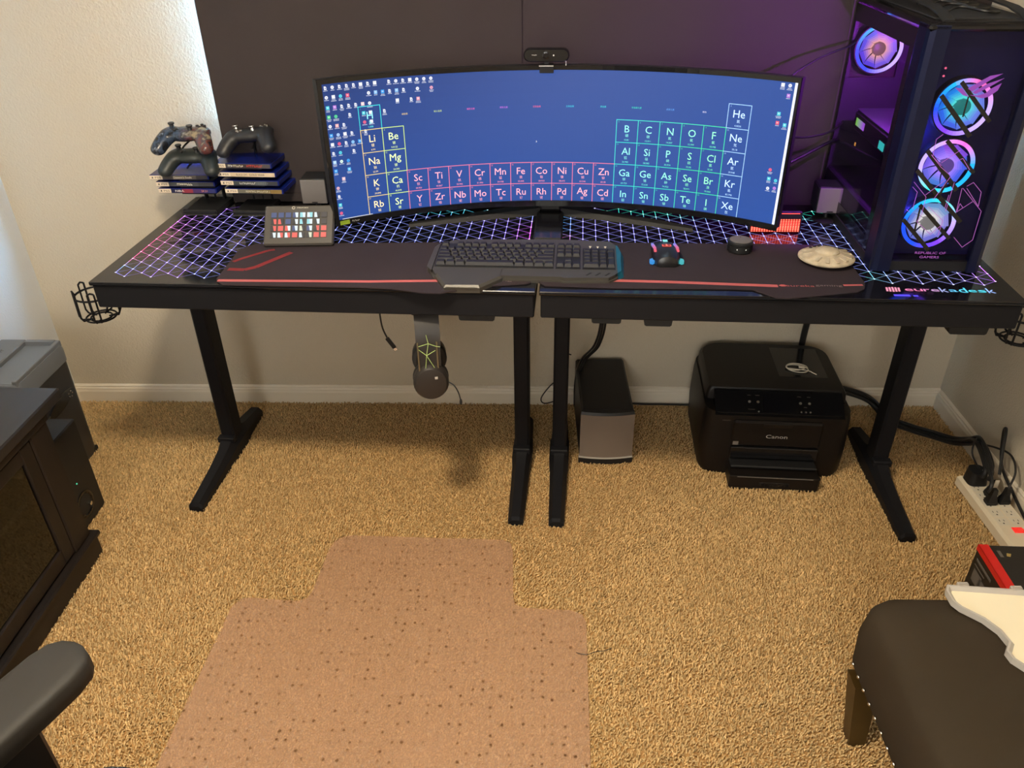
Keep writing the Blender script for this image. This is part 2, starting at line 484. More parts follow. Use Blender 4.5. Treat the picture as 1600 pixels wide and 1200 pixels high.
def vinyl_studs(m):
    nt = m.node_tree; b = nt.nodes['Principled BSDF']
    tc = nt.nodes.new('ShaderNodeTexCoord')
    vo = nt.nodes.new('ShaderNodeTexVoronoi'); vo.inputs['Scale'].default_value = 44; vo.inputs['Randomness'].default_value = .35
    nt.links.new(tc.outputs['Object'], vo.inputs['Vector'])
    r = nt.nodes.new('ShaderNodeValToRGB'); r.color_ramp.elements[0].position = .12; r.color_ramp.elements[1].position = .22
    c0 = srgb(84, 54, 38); c1 = srgb(206, 164, 132)
    r.color_ramp.elements[0].color = (*c0, 1); r.color_ramp.elements[1].color = (*c1, 1)
    nt.links.new(vo.outputs['Distance'], r.inputs[0]); nt.links.new(r.outputs[0], b.inputs['Base Color'])
vinyl_studs(MT['mat_pvc'])
cmx = sum(p[0] for p in MAT_POLY) / len(MAT_POLY)
mb = MB(); mb.M = Matrix.Translation((.33, -1.1, 0))
mb.prism(MAT_POLY, .0062, .0092)
solo('chair_mat', mb, MT['mat_pvc'], 'clear pinkish vinyl chair mat with a lip lying on carpet', 'chair mat', (-.33, 1.1, 0))
# a loose dark thread at the edge of the mat
th_ = smoothpath([(.094, 1.252, .0105), (.105, 1.246, .012), (.122, 1.245, .013), (.140, 1.253, .013), (.160, 1.256, .013), (.178, 1.264, .013)], 5)
solo('thread', MB().tube([(x - .14, y - 1.25, z) for x, y, z in th_], .0009, 5), MT['cable'], 'thin dark loose thread across the right mat edge', 'thread', (.14, 1.25, 0))
# ================================================================== the two desks
DZ = ZT
def hue(h, s=1.0, v=1.0):
    import colorsys
    return colorsys.hsv_to_rgb(h % 1, s, v)
def mixc(a, b, t):
    t = max(0, min(1, t)); return tuple(a[i] * (1 - t) + b[i] * t for i in range(3))
LAV = (.42, .40, 1.0)
def grid_color(side, x, y):
    if side < 0:
        c = mixc((.46, .30, 1.0), (.28, .34, .95), (x + 1.04) * 2.2)
        c = mixc(c, (.38, .22, 1.0), (x + .32) * 3.2)
        if x < -.93:
            e = mixc((.05, .62, 1.0), (1.0, .12, .35), (y - .07) / .09)
            e = mixc(e, (.75, .2, 1.0), (y - .30) / .12)
            c = mixc(e, c, (x + 1.045) / .10)
        if y < .075: c = mixc(c, (.55, .22, 1.0) if x < -.86 else (.25, .35, 1.0), .6)
        if x > -.10: c = mixc(c, mixc((.85, .1, 1.0), (.05, .45, 1.0), (y - .38) / .14), (x + .10) / .06)
        if y > .50 and x > -.55: c = mixc(c, (.02, .75, .75), .75)
        if y > .50 and x < -.60: c = mixc(c, (.45, .1, 1.0), .7)
        return c
    c = mixc((.36, .30, 1.0), (.30, .38, .95), x * 1.3)
    if x < .12: c = mixc(mixc((1.0, .12, .45), mixc((.05, .5, 1.0), (.65, .15, 1.0), (y - .50) / .05), (y - .33) / .06), c, (x - .03) / .07)
    if y > .47 and .15 < x: c = mixc(c, (.05, .85, .62), (y - .47) / .06)
    if x > .76 and y < .15: c = mixc(c, mixc((.1, .95, .75), LAV, (x - .76) / .08), .75)
    if x > .97: c = mixc(c, (.62, .2, 1.0), (x - .97) / .08)
    return c
def lattice(side):
    mb = MB()
    s = .04376; cx = .03335
    if side < 0: xs = [-1.0386 + cx * k for k in range(31)]; ye, yo, ne, no = .0582, .0363, 12, 12
    else: xs = [.035 + .0340 * k for k in range(31)]; ye, yo, ne, no = .1080, .0861, 11, 12
    nodes = [[((ye if k % 2 == 0 else yo) + s * j) for j in range(ne if k % 2 == 0 else no)] for k in range(31)]
    z0, z1 = DZ + .0001, DZ + .0005
    def bar(a, b, wd=.0013, gain=1.0):
        d = Vector((b[0] - a[0], b[1] - a[1])); d.normalize(); n = Vector((-d.y, d.x)) * wd * .5
        m = ((a[0] + b[0]) / 2, (a[1] + b[1]) / 2)
        for p, q in ((a, m), (m, b)):
            c = grid_color(side, (p[0] + q[0]) / 2, (p[1] + q[1]) / 2)
            edge = (p[0] < xs[0] + .002) or (p[0] > xs[-1] - .002)
            g = (1.9 if edge else 1.25) * gain
            mb.add([(p[0] - n.x, p[1] - n.y, z1), (q[0] - n.x, q[1] - n.y, z1), (q[0] + n.x, q[1] + n.y, z1), (p[0] + n.x, p[1] + n.y, z1)], [(0, 1, 2, 3)], tuple(v * g for v in c))
    for k in range(31):
        col = nodes[k]
        for j in range(len(col)):
            if j + 1 < len(col): bar((xs[k], col[j]), (xs[k], col[j + 1]), .0015)
            if k + 1 < 31:
                for y2 in nodes[k + 1]:
                    if abs(abs(y2 - col[j]) - s / 2) < .004: bar((xs[k], col[j]), (xs[k + 1], y2), .0012 if y2 < col[j] else .0010, .85 if y2 < col[j] else .5)
            c = grid_color(side, xs[k], col[j]); c = mixc(c, (1, 1, 1), .45)
            r = .0024
            mb.add([(xs[k] + r * math.cos(a), col[j] + r * math.sin(a), z1 + .0001) for a in [PI / 3 * i for i in range(6)]], [(0, 1, 2, 3, 4, 5)], tuple(v * 2.2 for v in c))
    return mb
def wire(mb, pts, r=.0028, closed=False, k=5): mb.tube(smoothpath(pts, k, closed), r, 6, closed)
def desk(side):
    x0, x1 = (-1.0777, -.0055) if side < 0 else (.0035, 1.0800)
    t = thing('gaming_desk', 'black glass-topped gaming desk with glowing lattice, %s' % ('under the games and keyboard' if side < 0 else 'under the mouse and computer tower'), 'desk', (XM, YF, 0), TH, 'two gaming desks side by side')
    part('glass_top', MB().box(x0, x1, 0, .622, DZ - .010, DZ, .0015), MT['glass_top'], t)
    fr = MB()
    fr.box(x0 + .003, x1 - .003, .006, .030, .684, DZ - .0105, .003)
    fr.box(x0 + .003, x1 - .003, .592, .616, .694, DZ - .0105, .003)
    fr.box(x0 + .003, x0 + .027, .030, .592, .684, DZ - .0105, .003).box(x1 - .027, x1 - .003, .030, .592, .684, DZ - .0105, .003)
    fr.box(x0 + .027, x1 - .027, .030, .592, .728, DZ - .0105)
    part('frame', fr, MT['black_metal'], t)
    # thin bright metal edge along the front of the glass
    part('edge_trim', MB().box(x0 + .002, x1 - .002, -.0015, .0005, DZ - .0055, DZ - .0030), MT['black_metal'], t)
    part('light_grid', lattice(side), MT['E1'], t, label='lattice of glowing violet-blue lines in the glass', kind='stuff')
    for lx in ((-1.0003, -.0617) if side < 0 else (.0538, 1.0178)):
        lg = part('leg', MB().box(lx - .022, lx + .022, .353 - .034, .353 + .034, .055, .692, .006), MT['black_metal'], t)
        ft = MB()
        ring = []
        for yy, wd, hh in ((.040, .019, .022), (.046, .022, .032), (.20, .025, .046), (.285, .027, .060), (.305, .030, .072), (.40, .030, .072), (.42, .027, .062), (.545, .023, .036), (.556, .019, .024)):
            ring.append([(lx - wd, yy, .003), (lx + wd, yy, .003), (lx + wd, yy, hh * .62), (lx + wd * .55, yy, hh), (lx - wd * .55, yy, hh), (lx - wd, yy, hh * .62)])
        ft.loft(ring)
        fo = part('foot', ft, MT['black_metal'], lg, 25)
        part('bracket', MB().box(lx - .027, lx + .027, .30, .325, .060, .080, .003), MT['black_metal'], lg)
        part('mounting_plate', MB().box(lx - .045, lx + .045, .20, .50, .684, .7275, .003), MT['black_metal'], lg)
        for by in (.318, ):
            part('bolt', MB().lathe([(.004, 0), (.004, -.002), (.002, -.003)], 10, (lx, by, .660), 'y'), MT['chrome'], lg, 40)
        for fy in (.075, .52):
            part('levelling_pad', MB().lathe([(.014, 0), (.014, .004)], 12, (lx, fy, 0)), MT['rubber'], lg)
    # wire cup holder at the outer end
    sx = -1 if side < 0 else 1
    ex = x0 if side < 0 else x1
    cx, cy = ex + sx * .066, .105
    ch = MB()
    def P(a, r_, z): return (cx + r_ * math.cos(a), cy + r_ * math.sin(a), z)
    ch.tube([P(2 * PI * i / 28, .048, .672) for i in range(28)], .0027, 6, True)
    for rr, zz in ((.037, .608), (.026, .607)):
        ch.tube([P(2 * PI * i / 24, rr, zz) for i in range(24)], .0024, 6, True)
    for a in (0.35, 1.6, 2.7, 3.9, 5.1):
        ch.tube([P(a - .16, .048, .69), P(a - .16, .049, .62), P(a - .13, .044, .610), P(a, .020, .607), P(a + .13, .044, .610), P(a + .16, .049, .62), P(a + .16, .048, .69)], .0025, 6)
        ch.tube([P(a - .16, .048, .69), P(a, .049, .694), P(a + .16, .048, .69)], .0025, 6)
    ch.tube([(ex - sx * .004, cy - .02, .70), (ex + sx * .02, cy - .02, .694), P(PI if sx > 0 else 0, .048, .672)], .0027, 6)
    ch.tube([(ex - sx * .004, cy + .02, .70), (ex + sx * .02, cy + .02, .694), P((PI if sx > 0 else 0) - .4, .048, .672)], .0027, 6)
    part('cup_holder', ch, MT['black_metal'], t, 40, label='black wire cup holder')
    return t, x0, x1
dl, _, _ = desk(-1)
dr, _, _ = desk(1)
# bits under the left desk: control box, headset hook
def hang_box(parent, xa, xb, zb, y0, y1, name, m):
    mb = MB()
    mb.loft([[(xa, y, .7275), (xa + .008, y, zb + .003), (xa + .012, y, zb), (xb - .012, y, zb), (xb - .008, y, zb + .003), (xb, y, .7275)] for y in (y0, y1)])
    return part(name, mb, m, parent)
hb = hang_box(dl, -.200, -.098, .655, .040, .105, 'control_box', MT['rubber'])
for bx in (-.16, -.125):
    part('button', MB().lathe([(.006, 0), (.006, -.0015)], 12, (bx, .040, .665), 'y'), MT['plastic'], hb)
hk = MB(); wire(hk, [(-.33, .10, .7275), (-.335, .07, .69), (-.31, .045, .672), (-.285, .045, .668), (-.262, .045, .672)], .005)
part('headset_hook', hk, MT['black_metal'], dl, 40)
hang_box(dr, .120, .205, .656, .040, .11, 'cable_hook', MT['rubber'])
hang_box(dr, .245, .325, .652, .040, .11, 'cable_hook', MT['rubber'])
hang_box(dr, .945, 1.045, .650, .040, .13, 'power_hub', MT['plastic'])
# glowing maker's lettering on the right desk
lg = MB()
def flat(mb, vs2, fs, z, col): mb.add([(x, y, z) for x, y in vs2], fs, col)
word = 'eurekadesk'
n = len(word); cur = .832; tot = .200
wd = {c: 1 for c in word}; wd['r'] = .75; wd['k'] = .9
sumw = sum(wd[c] for c in word)
for i, ch_ in enumerate(word):
    cw = tot / sumw * wd[ch_]
    tt = (cur - .832) / tot
    c = mixc((1.0, .25, .5), (.15, .55, 1.0), (tt - .15) / .35); c = mixc(c, (.1, .85, 1.0), (tt - .4) / .3); c = mixc(c, (.55, .3, 1.0), (tt - .82) / .15)
    vs2, fs = text2d(ch_, cur + cw / 2, .052 + (.004 if ch_ in 'kd' else 0), width=cw * .86, height=(.026 if ch_ in 'kd' else .018))
    flat(lg, vs2, fs, DZ + .0006, tuple(v * 1.1 for v in c)); cur += cw
hexa = [(.788, .052), (.795, .067), (.815, .067), (.824, .052), (.817, .037), (.797, .037)]
for i in range(5):
    xa = .790 + i * .0066
    lg.add([(xa, .040 + .001 * abs(i - 2), DZ + .0006), (xa + .0045, .040 + .001 * abs(i - 2), DZ + .0006), (xa + .0085, .065 - .001 * abs(i - 2), DZ + .0006), (xa + .004, .065 - .001 * abs(i - 2), DZ + .0006)], [(0, 1, 2, 3)], (1.0, .35, .5))
part('lit_lettering', lg, MT['E1'], dr, label='glowing pink to blue lettering')
# small status light bar under the lettering
part('touch_switch', MB().box(.80, .835, .018, .026, DZ, DZ + .0006, col=(.12, .08, 1.0)).box(.842, .852, .018, .024, DZ, DZ + .0006, col=(.12, .08, 1.0)), MT['E1'], dr)
# black cover over the gap between the desks
# ------------------------------------------------------------------ desk mats
MT['pad'] = mat('desk_mat_cloth', srgb(50, 42, 46), .85, spec=.15, var=(6, .08), bump=(1800, .3, .0006))
MT['pad_r'] = mat('desk_mat_red_ink', srgb(176, 92, 92), .8, spec=.1)
MT['pad_d'] = mat('desk_mat_dull_red_ink', srgb(120, 44, 46), .85, spec=.1)
MT['pad_g'] = mat('desk_mat_grey_ink', srgb(126, 110, 110), .85, spec=.1)
PZ = DZ + .0032
def strip(mb, pts, wd, z0=.0032, z1=.0035):
    """flat band along a polyline (desk-mat local)"""
    for (a, b) in zip(pts[:-1], pts[1:]):
        d = Vector((b[0] - a[0], b[1] - a[1])); d.normalize(); n_ = Vector((-d.y, d.x)) * wd / 2
        mb.prism([(a[0] - n_.x, a[1] - n_.y), (b[0] - n_.x, b[1] - n_.y), (b[0] + n_.x, b[1] + n_.y), (a[0] + n_.x, a[1] + n_.y)], z0, z1)
ml = thing('desk_mat', 'long dark desk mat with red stripe, under the keyboard on the left desk', 'desk mat', (XM, YF, DZ), TH, 'cloth desk mats')
polyL = [(-.771, .028), (-.762, .012), (-.742, -.004), (-.40, -.002), (-.34, -.006), (-.262, -.024), (-.222, -.025), (-.138, .016), (-.030, .036), (-.019, .044), (-.016, .066), (-.016, .285), (-.30, .280), (-.560, .262), (-.745, .252), (-.772, .233), (-.783, .195), (-.776, .107)]
part('cloth', MB().prism(polyL, .0007, .0032), MT['pad'], ml)
st = MB(); strip(st, [(-.764, .018), (-.40, .030), (-.215, .044)], .012); part('stripe', st, MT['pad_r'], ml)
st = MB(); strip(st, [(-.060, .060), (-.018, .064)], .012); part('stripe', st, MT['pad_r'], ml)
st = MB(); strip(st, [(-.769, .130), (-.755, .150), (-.705, .205), (-.69, .212)], .011); strip(st, [(-.764, .084), (-.722, .083), (-.70, .100), (-.641, .196)], .015)
part('printed_mark', st, MT['pad_d'], ml)
vs2, fs = text2d('eureka gaming', -.138, .050, width=.15, height=.010); st = MB(); flat(st, vs2, fs, .0036, None); part('lettering', st, MT['pad_g'], ml)
mr = thing('desk_mat', 'long dark desk mat with red stripe, under the mouse on the right desk', 'desk mat', (XM, YF, DZ), TH, 'cloth desk mats')
polyR = [(-.012, .074), (.002, .045), (.016, .028), (.18, .024), (.44, .032), (.490, .030), (.535, -.010), (.560, -.012), (.722, .030), (.742, .046), (.752, .075), (.752, .285), (.742, .300), (.65, .310), (.18, .300), (-.012, .292)]
part('cloth', MB().prism(polyR, .0007, .0032), MT['pad'], mr)
st = MB(); strip(st, [(.006, .066), (.30, .062), (.550, .052)], .013); part('stripe', st, MT['pad_r'], mr)
st = MB(); strip(st, [(.700, .063), (.744, .067)], .008); part('stripe', st, MT['pad_r'], mr)
vs2, fs = text2d('eureka', .600, .055, width=.066, height=.010); st = MB(); flat(st, vs2, fs, .0036, None)
st.prism([(.553, .055), (.558, .060), (.566, .060), (.571, .055), (.566, .050), (.558, .050)], .0032, .0036); part('lettering', st, MT['pad_r'], mr)
vs2, fs = text2d('gaming', .666, .058, width=.060, height=.010); st = MB(); flat(st, vs2, fs, .0036, None); part('lettering', st, MT['pad_g'], mr)
# ================================================================== curved monitor
MXC, MYC, MR = .019, .465 - 1.0, 1.0
def bend(s, t, off=0.0):
    r = MR - off
    return (r * math.sin(s), MYC + r * math.cos(s), t + .0065 * math.sin(s))
mon = thing('curved_monitor', 'very wide curved monitor showing a periodic table on its blue desktop', 'monitor', dk(MXC, 0, 0), (0, 0, TH))
def arc_shell(s0, s1, z0, z1, f, b, n=40, ch=.0):
    """slab following the curve: front offset f, back offset b (towards the viewer positive)"""
    mb = MB(); rings = []
    for i in range(n + 1):
        s = s0 + (s1 - s0) * i / n
        rings.append([bend(s, z0, f), bend(s, z1, f), bend(s, z1, b), bend(s, z0, b)])
    mb.loft(rings); return mb
ZB, ZTP = .797, 1.163
part('housing', arc_shell(-.600, .600, ZB + .002, ZTP - .002, .0, -.030), MT['plastic'], mon, 40)
bz = MB()
for a in (arc_shell(-.600, .600, ZTP - .011, ZTP, .004, -.002), arc_shell(-.600, .600, ZB, ZB + .015, .004, -.002)):
    bz.add(a.v, a.f)
for s0, s1 in ((-.600, -.589), (.598, .604)):
    a = arc_shell(s0, s1, ZB, ZTP, .004, -.002, 2); bz.add(a.v, a.f)
part('bezel', bz, MT['gloss'], mon)
# screen: glowing panel, a little brighter to the lower right as in the wallpaper
SZ0, SZ1 = .8125, 1.1525
scr_mb = MB(); NS, NZ = 60, 12
for i in range(NS):
    for j in range(NZ):
        s0 = -.589 + 1.187 * i / NS; s1 = -.589 + 1.187 * (i + 1) / NS
        z0 = SZ0 + (SZ1 - SZ0) * j / NZ; z1 = SZ0 + (SZ1 - SZ0) * (j + 1) / NZ
        u = (i + .5) / NS; v = 1 - (j + .5) / NZ
        c = mixc(srgb(28, 60, 126), srgb(50, 100, 196), .25 * v + .45 * u + .12 * math.sin(3 * u + 2 * v))
        scr_mb.add([bend(s0, z0, .0006), bend(s1, z0, .0006), bend(s1, z1, .0006), bend(s0, z1, .0006)], [(0, 1, 2, 3)], c)
part('screen', scr_mb, MT['E1'], mon, label='glowing blue desktop screen')
def on_screen(mb, vs2, fs, col, off=.0012): mb.add([bend(x, y, off) for x, y in vs2], fs, col)
def srect(mb, x0, x1, y0, y1, col, off=.0011):
    y0 = max(y0, SZ0)
    if y1 <= y0: return
    n = max(1, int((x1 - x0) / .03))
    for i in range(n):
        a = x0 + (x1 - x0) * i / n; b = x0 + (x1 - x0) * (i + 1) / n
        mb.add([bend(a, y0, off), bend(b, y0, off), bend(b, y1, off), bend(a, y1, off)], [(0, 1, 2, 3)], col)
gr = MB(); tx = MB()
GX, CW, GZ, CH = -.5050, .05562, 1.0895, .0573
def c2x(k): return GX + CW * k
def r2z(k): return GZ - CH * k
YEL = (1.0, .72, .22); YGR = (.72, .95, .22); PNK = (1.0, .22, .32); TEAL = (.05, .80, .66); GRN = (.06, .85, .36); NOB = (.42, .70, 1.0); CYN = (.05, .80, .80)
cells = {}
names = {'H': (0, 0), 'Li': (0, 1), 'Be': (1, 1), 'Na': (0, 2), 'Mg': (1, 2), 'K': (0, 3), 'Ca': (1, 3), 'Rb': (0, 4), 'Sr': (1, 4),
         'He': (17, 0), 'Ne': (17, 1), 'Ar': (17, 2), 'Kr': (17, 3), 'Xe': (17, 4)}
for i, s_ in enumerate('Sc Ti V Cr Mn Fe Co Ni Cu Zn'.split()): names[s_] = (2 + i, 3)
for i, s_ in enumerate('Y Zr Nb Mo Tc Ru Rh Pd Ag Cd'.split()): names[s_] = (2 + i, 4)
for r_, row in enumerate(('B C N O F', 'Al Si P S Cl', 'Ga Ge As Se Br', 'In Sn Sb Te I')):
    for i, s_ in enumerate(row.split()): names[s_] = (12 + i, 1 + r_)
num = dict(zip('H He Li Be B C N O F Ne Na Mg Al Si P S Cl Ar K Ca Sc Ti V Cr Mn Fe Co Ni Cu Zn Ga Ge As Se Br Kr Rb Sr Y Zr Nb Mo Tc Ru Rh Pd Ag Cd In Sn Sb Te I Xe'.split(), range(1, 55)))
cjk = dict(zip('H He Li Be B C N O F Ne Na Mg Al Si P S Cl Ar K Ca Sc Ti V Cr Mn Fe Co Ni Cu Zn Ga Ge As Se Br Kr Rb Sr Y Zr Nb Mo Tc Ru Rh Pd Ag Cd In Sn Sb Te I Xe'.split(),
               '氢氦锂铍硼碳氮氧氟氖钠镁铝硅磷硫氯氩钾钙钪钛钒铬锰铁钴镍铜锌镓锗砷硒溴氪铷锶钇锆铌钼锝钌铑钯银镉铟锡锑碲碘氙'))
mass = dict(H='1.008', He='4.0026', Li='6.94', Be='9.0122', B='10.81', C='12.011', N='14.007', O='15.999', F='18.998', Ne='20.18', Na='22.99', Mg='24.305', Al='26.982', Si='28.085', P='30.974', S='32.06', Cl='35.45', Ar='39.948',
            K='39.098', Ca='40.078', Sc='44.956', Ti='47.867', V='50.942', Cr='51.996', Mn='54.938', Fe='55.845', Co='58.933', Ni='58.693', Cu='63.546', Zn='65.38', Ga='69.723', Ge='72.630', As='74.922', Se='78.971', Br='79.904', Kr='83.798',
            Rb='85.468', Sr='87.62', Y='88.906', Zr='91.224', Nb='92.906', Mo='95.95', Tc='98', Ru='101.07', Rh='102.91', Pd='106.42', Ag='107.87', Cd='112.41', In='114.82', Sn='118.71', Sb='121.76', Te='127.60', I='126.90', Xe='131.29')
def ccol(s_, k, r_):
    if s_ == 'H': return CYN
    if k == 0: return YEL
    if k == 1: return YGR
    if k < 12: return PNK
    if k == 17: return NOB
    return mixc(TEAL, GRN, ((k - 12) / 4 * .9 + (.35 if r_ in (2, 3) and k > 14 else 0)))
for s_, (k, r_) in names.items():
    c = ccol(s_, k, r_); x0, x1, zt_, zb_ = c2x(k), c2x(k + 1), r2z(r_), r2z(r_ + 1)
    lw = .0008
    lc = tuple(v * 1.15 for v in c)
    srect(gr, x0 - lw, x1 + lw, zt_ - lw, zt_ + lw, lc); srect(gr, x0 - lw, x1 + lw, zb_ - lw, zb_ + lw, lc)
    srect(gr, x0 - lw, x0 + lw, zb_, zt_, lc); srect(gr, x1 - lw, x1 + lw, zb_, zt_, lc)
    bright = tuple(v * 1.5 for v in mixc(c, (1, 1, 1), .24))
    xm_ = (x0 + x1) / 2
    on_screen(tx, *text2d(s_, xm_, zt_ - .0225, size=.0262), bright)
    on_screen(tx, *text2d(cjk[s_], xm_, zt_ - .0395, size=.0085), tuple(v * 1.3 for v in mixc(c, (1, 1, 1), .2)))
    if zt_ - .053 > SZ0: on_screen(tx, *text2d(mass[s_], xm_, zt_ - .0505, size=.0062), tuple(v * 1.3 for v in mixc(c, (1, 1, 1), .1)))
    on_screen(tx, *text2d(str(num[s_]), x0 + .0055, zt_ - .0050, size=.0052), c)
hd = [('碱金属', (1, .75, .25)), ('碱土金属', (.75, .95, .25)), ('镧系元素', (1.0, .15, .55)), ('锕系元素', (.75, .2, .95)), ('过渡金属', (1.0, .15, .3)), ('主族金属', (.05, .75, .9)), ('类金属', (.05, .8, .8)), ('非金属元素', (.05, .85, .6)), ('卤族元素', (.15, .45, 1)), ('稀有', (.8, .8, 1))]
for i, (b_, c) in enumerate(hd):
    on_screen(tx, *text2d(b_, -.388 + .0856 * i, 1.0615 + .0003 * i, size=.0052), c)
part('table_grid', gr, MT['E1'], mon, label='glowing coloured cell outlines on the screen')
part('table_lettering', tx, MT['E1'], mon, label='glowing element symbols on the screen', kind='stuff')
# desktop icons
ic = MB()
W_ = (.95, .95, 1.0); R_ = (.95, .12, .22); B_ = (.05, .4, .95); T_ = (.1, .75, .85); G_ = (.1, .75, .3); P_ = (.6, .25, .8)
icons = {0: [(k, W_) for k in list(range(8)) + list(range(9, 16))],
         1: [(0, W_), (1, W_), (2, T_), (3, R_), (6, W_), (7, (.3, .6, 1)), (8, B_), (9, W_), (10, (.3, .6, 1)), (11, W_), (13, W_), (15, (.9, .4, .5))],
         2: [(0, T_), (1, P_), (2, W_), (3, W_), (4, W_), (5, (1, .75, .75)), (6, W_), (10, W_), (12, W_), (13, (.9, .4, .5))],
         3: [(0, G_), (1, G_), (3, W_), (5, T_), (6, W_), (8, W_)], 4: [(0, W_), (1, (1, .5, .5)), (2, W_), (5, R_), (6, W_)],
         5: [(0, B_), (1, (.5, .7, 1)), (2, W_), (3, W_), (5, W_)], 6: [(0, W_), (1, R_), (2, W_), (3, (.3, .65, 1)), (4, B_)],
         7: [(0, W_), (1, T_), (3, W_)], 8: [(0, (.5, .75, 1)), (1, (.8, 1, .85)), (2, B_)], 9: [(0, B_), (2, (.1, .55, 1))],
         10: [(1, (.9, .6, .65))], 11: [(0, (.9, .5, .55))], 12: [(0, W_)], 13: [(0, T_)], 14: [(0, R_)]}
ri = random.Random(3)
def icon(x, z, c):
    kind = ri.choice((0, 0, 1, 2)) if c == W_ else ri.choice((1, 2, 2))
    h = .0042
    if kind == 0:
        on_screen(ic, [(x - h * .75, z - h), (x + h * .75, z - h), (x + h * .75, z + h * .4), (x + h * .2, z + h), (x - h * .75, z + h)], [(0, 1, 2, 3, 4)], c)
        srect(ic, x - h * .2, x + h * .5, z - h * .45, z + h * .2, (.25, .35, .65), .0016)
    elif kind == 1:
        on_screen(ic, [(x + h * math.cos(a), z + h * math.sin(a)) for a in [PI / 6 * i for i in range(12)]], [tuple(range(12))], c)
        srect(ic, x - h * .4, x + h * .35, z - h * .35, z + h * .3, mixc(c, (.1, .2, .6), .45), .0016)
    else:
        srect(ic, x - h, x + h, z - h, z + h, c)
        srect(ic, x - h * .45, x + h * .45, z - h * .2, z + h * .45, mixc(c, (1, 1, 1), .6), .0016)
    for q in range(ri.choice((1, 2))):
        w2 = ri.uniform(.004, .0072); zz = z - .0064 - q * .0030
        xa = x - w2
        while xa < x + w2:
            l = ri.uniform(.0012, .0026); srect(ic, xa, min(xa + l, x + w2), zz - .0008, zz + .0008, (.75, .78, .9)); xa += l + .0006
for r_, L in icons.items():
    for k, c in L:
        icon(-.5805 + .0177 * k, 1.1425 - .0222 * r_ - (.002 if r_ > 1 else 0), c)
for (x, z), c in zip([(.5620, 1.1440), (.5790, 1.1440), (.5790, 1.1215), (.5630, 1.0790), (.5630, 1.0580), (.5810, 1.0550), (.564, .9460), (.564, .9240), (.5815, .9220), (.565, .9000), (.5815, .9030)], [W_, W_, P_, T_, R_, T_, R_, T_, T_, W_, P_]):
    icon(x, z, c)
srect(ic, .5905, .5965, SZ0, SZ1, (1.1, 1.1, 1.15), .0015)
srect(ic, -.580, -.497, SZ0 + .0003, SZ0 + .0018, (.9, .9, .95), .0015)
on_screen(ic, [(-.0470, .9760), (-.0440, .9720), (-.0455, .9715), (-.0470, .9700)], [(0, 1, 2, 3)], (1, 1, 1))
part('desktop_icons', ic, MT['E1'], mon, label='small white and coloured icons on the screen', kind='stuff')
MT['sticker'] = mat('green_sticker', srgb(126, 150, 40), .5)
stk = arc_shell(-.588, -.562, ZB + .002, ZB + .013, .0046, .003, 2); part('sticker', stk, MT['sticker'], mon)
lt = MB(); on_screen(lt, *marks(-.545, ZB + .0085, .020, .0042), None, .0048); part('maker_lettering', lt, MT['silver'], mon)
# stand: pillar and two long feet
sd = MB()
sd.box(-.040, .024, .500, .560, DZ + .012, 1.02, .008)
sp_ = part('stand_pillar', sd, MT['plastic'], mon, loc=(0, 0, 0))
part('pillar_cover', MB().box(-.046, .030, .30, .52, DZ + .0006, DZ + .012, .004), MT['gloss'], mon)
nk = MB().box(-.06, .044, .470, .515, .90, 1.06, .01); part('stand_neck', nk, MT['plastic'], mon)
for sx in (-1, 1):
    pts = [(-.008 + sx * .03, .53), (-.008 + sx * .16, .490), (-.008 + sx * .30, .440), (-.008 + sx * .385, .405)]
    rr = []
    for (x, y), w2, h2 in zip(pts, (.030, .026, .022, .014), (.020, .014, .010, .008)):
        rr.append([(x, y - w2, DZ + .0006), (x, y + w2, DZ + .0006), (x, y + w2 * .7, DZ + h2), (x, y - w2 * .7, DZ + h2)])
    part('stand_foot', MB().loft(rr), MT['rubber'], mon, 30)
# ================================================================== webcam
wc = thing('webcam', 'black webcam clipped on top of the curved monitor', 'webcam', dk(-.002, .448, 1.166), (0, 0, TH))
ring = []
body = MB()
n = 10
def pill(w, h, y, n=8):
    r = h / 2; pts = []
    for sgn in (1, -1):
        for i in range(n + 1):
            a = -PI / 2 + PI * i / n
            pts.append((sgn * (w / 2 - r) + sgn * r * math.cos(a), y, sgn * r * math.sin(a)))
    return pts
body.M = Matrix.Translation((0, 0, .024))
body.loft([pill(.108, .026, -.012), pill(.114, .031, -.008), pill(.114, .031, .012), pill(.108, .026, .016)])
part('body', body, MT['gloss'], wc, 40)
part('lens', MB().lathe([(.0085, 0), (.0085, -.003), (.006, -.0035), (.0055, -.001)], 20, (-.001, -.012, .024), 'y'), MT['glass_top'], wc, 40)
part('status_light', MB().lathe([(.002, 0), (.002, -.001)], 10, (.018, -.012, .0245), 'y'), MT['silver'], wc)
vs2, fs = marks(-.030, .025, .012, .0022); mb = MB(); mb.add([(x, -.0125, z) for x, z in vs2], fs); part('maker_lettering', mb, MT['silver'], wc)
part('clip', MB().box(-.018, .018, -.016, .020, -.002, .002, .001).box(-.018, .018, .012, .030, -.022, -.002, .001).box(-.006, .006, -.004, .006, .002, .012, .001), MT['plastic'], wc)
part('clip_edge', MB().box(-.018, .018, -.0175, -.016, -.0005, .0015), MT['silver'], wc)
part('light_strip', MB().box(.048, .0495, -.003, .0, -.001, .011, col=(.9, .9, .9)), MT['print'], wc)
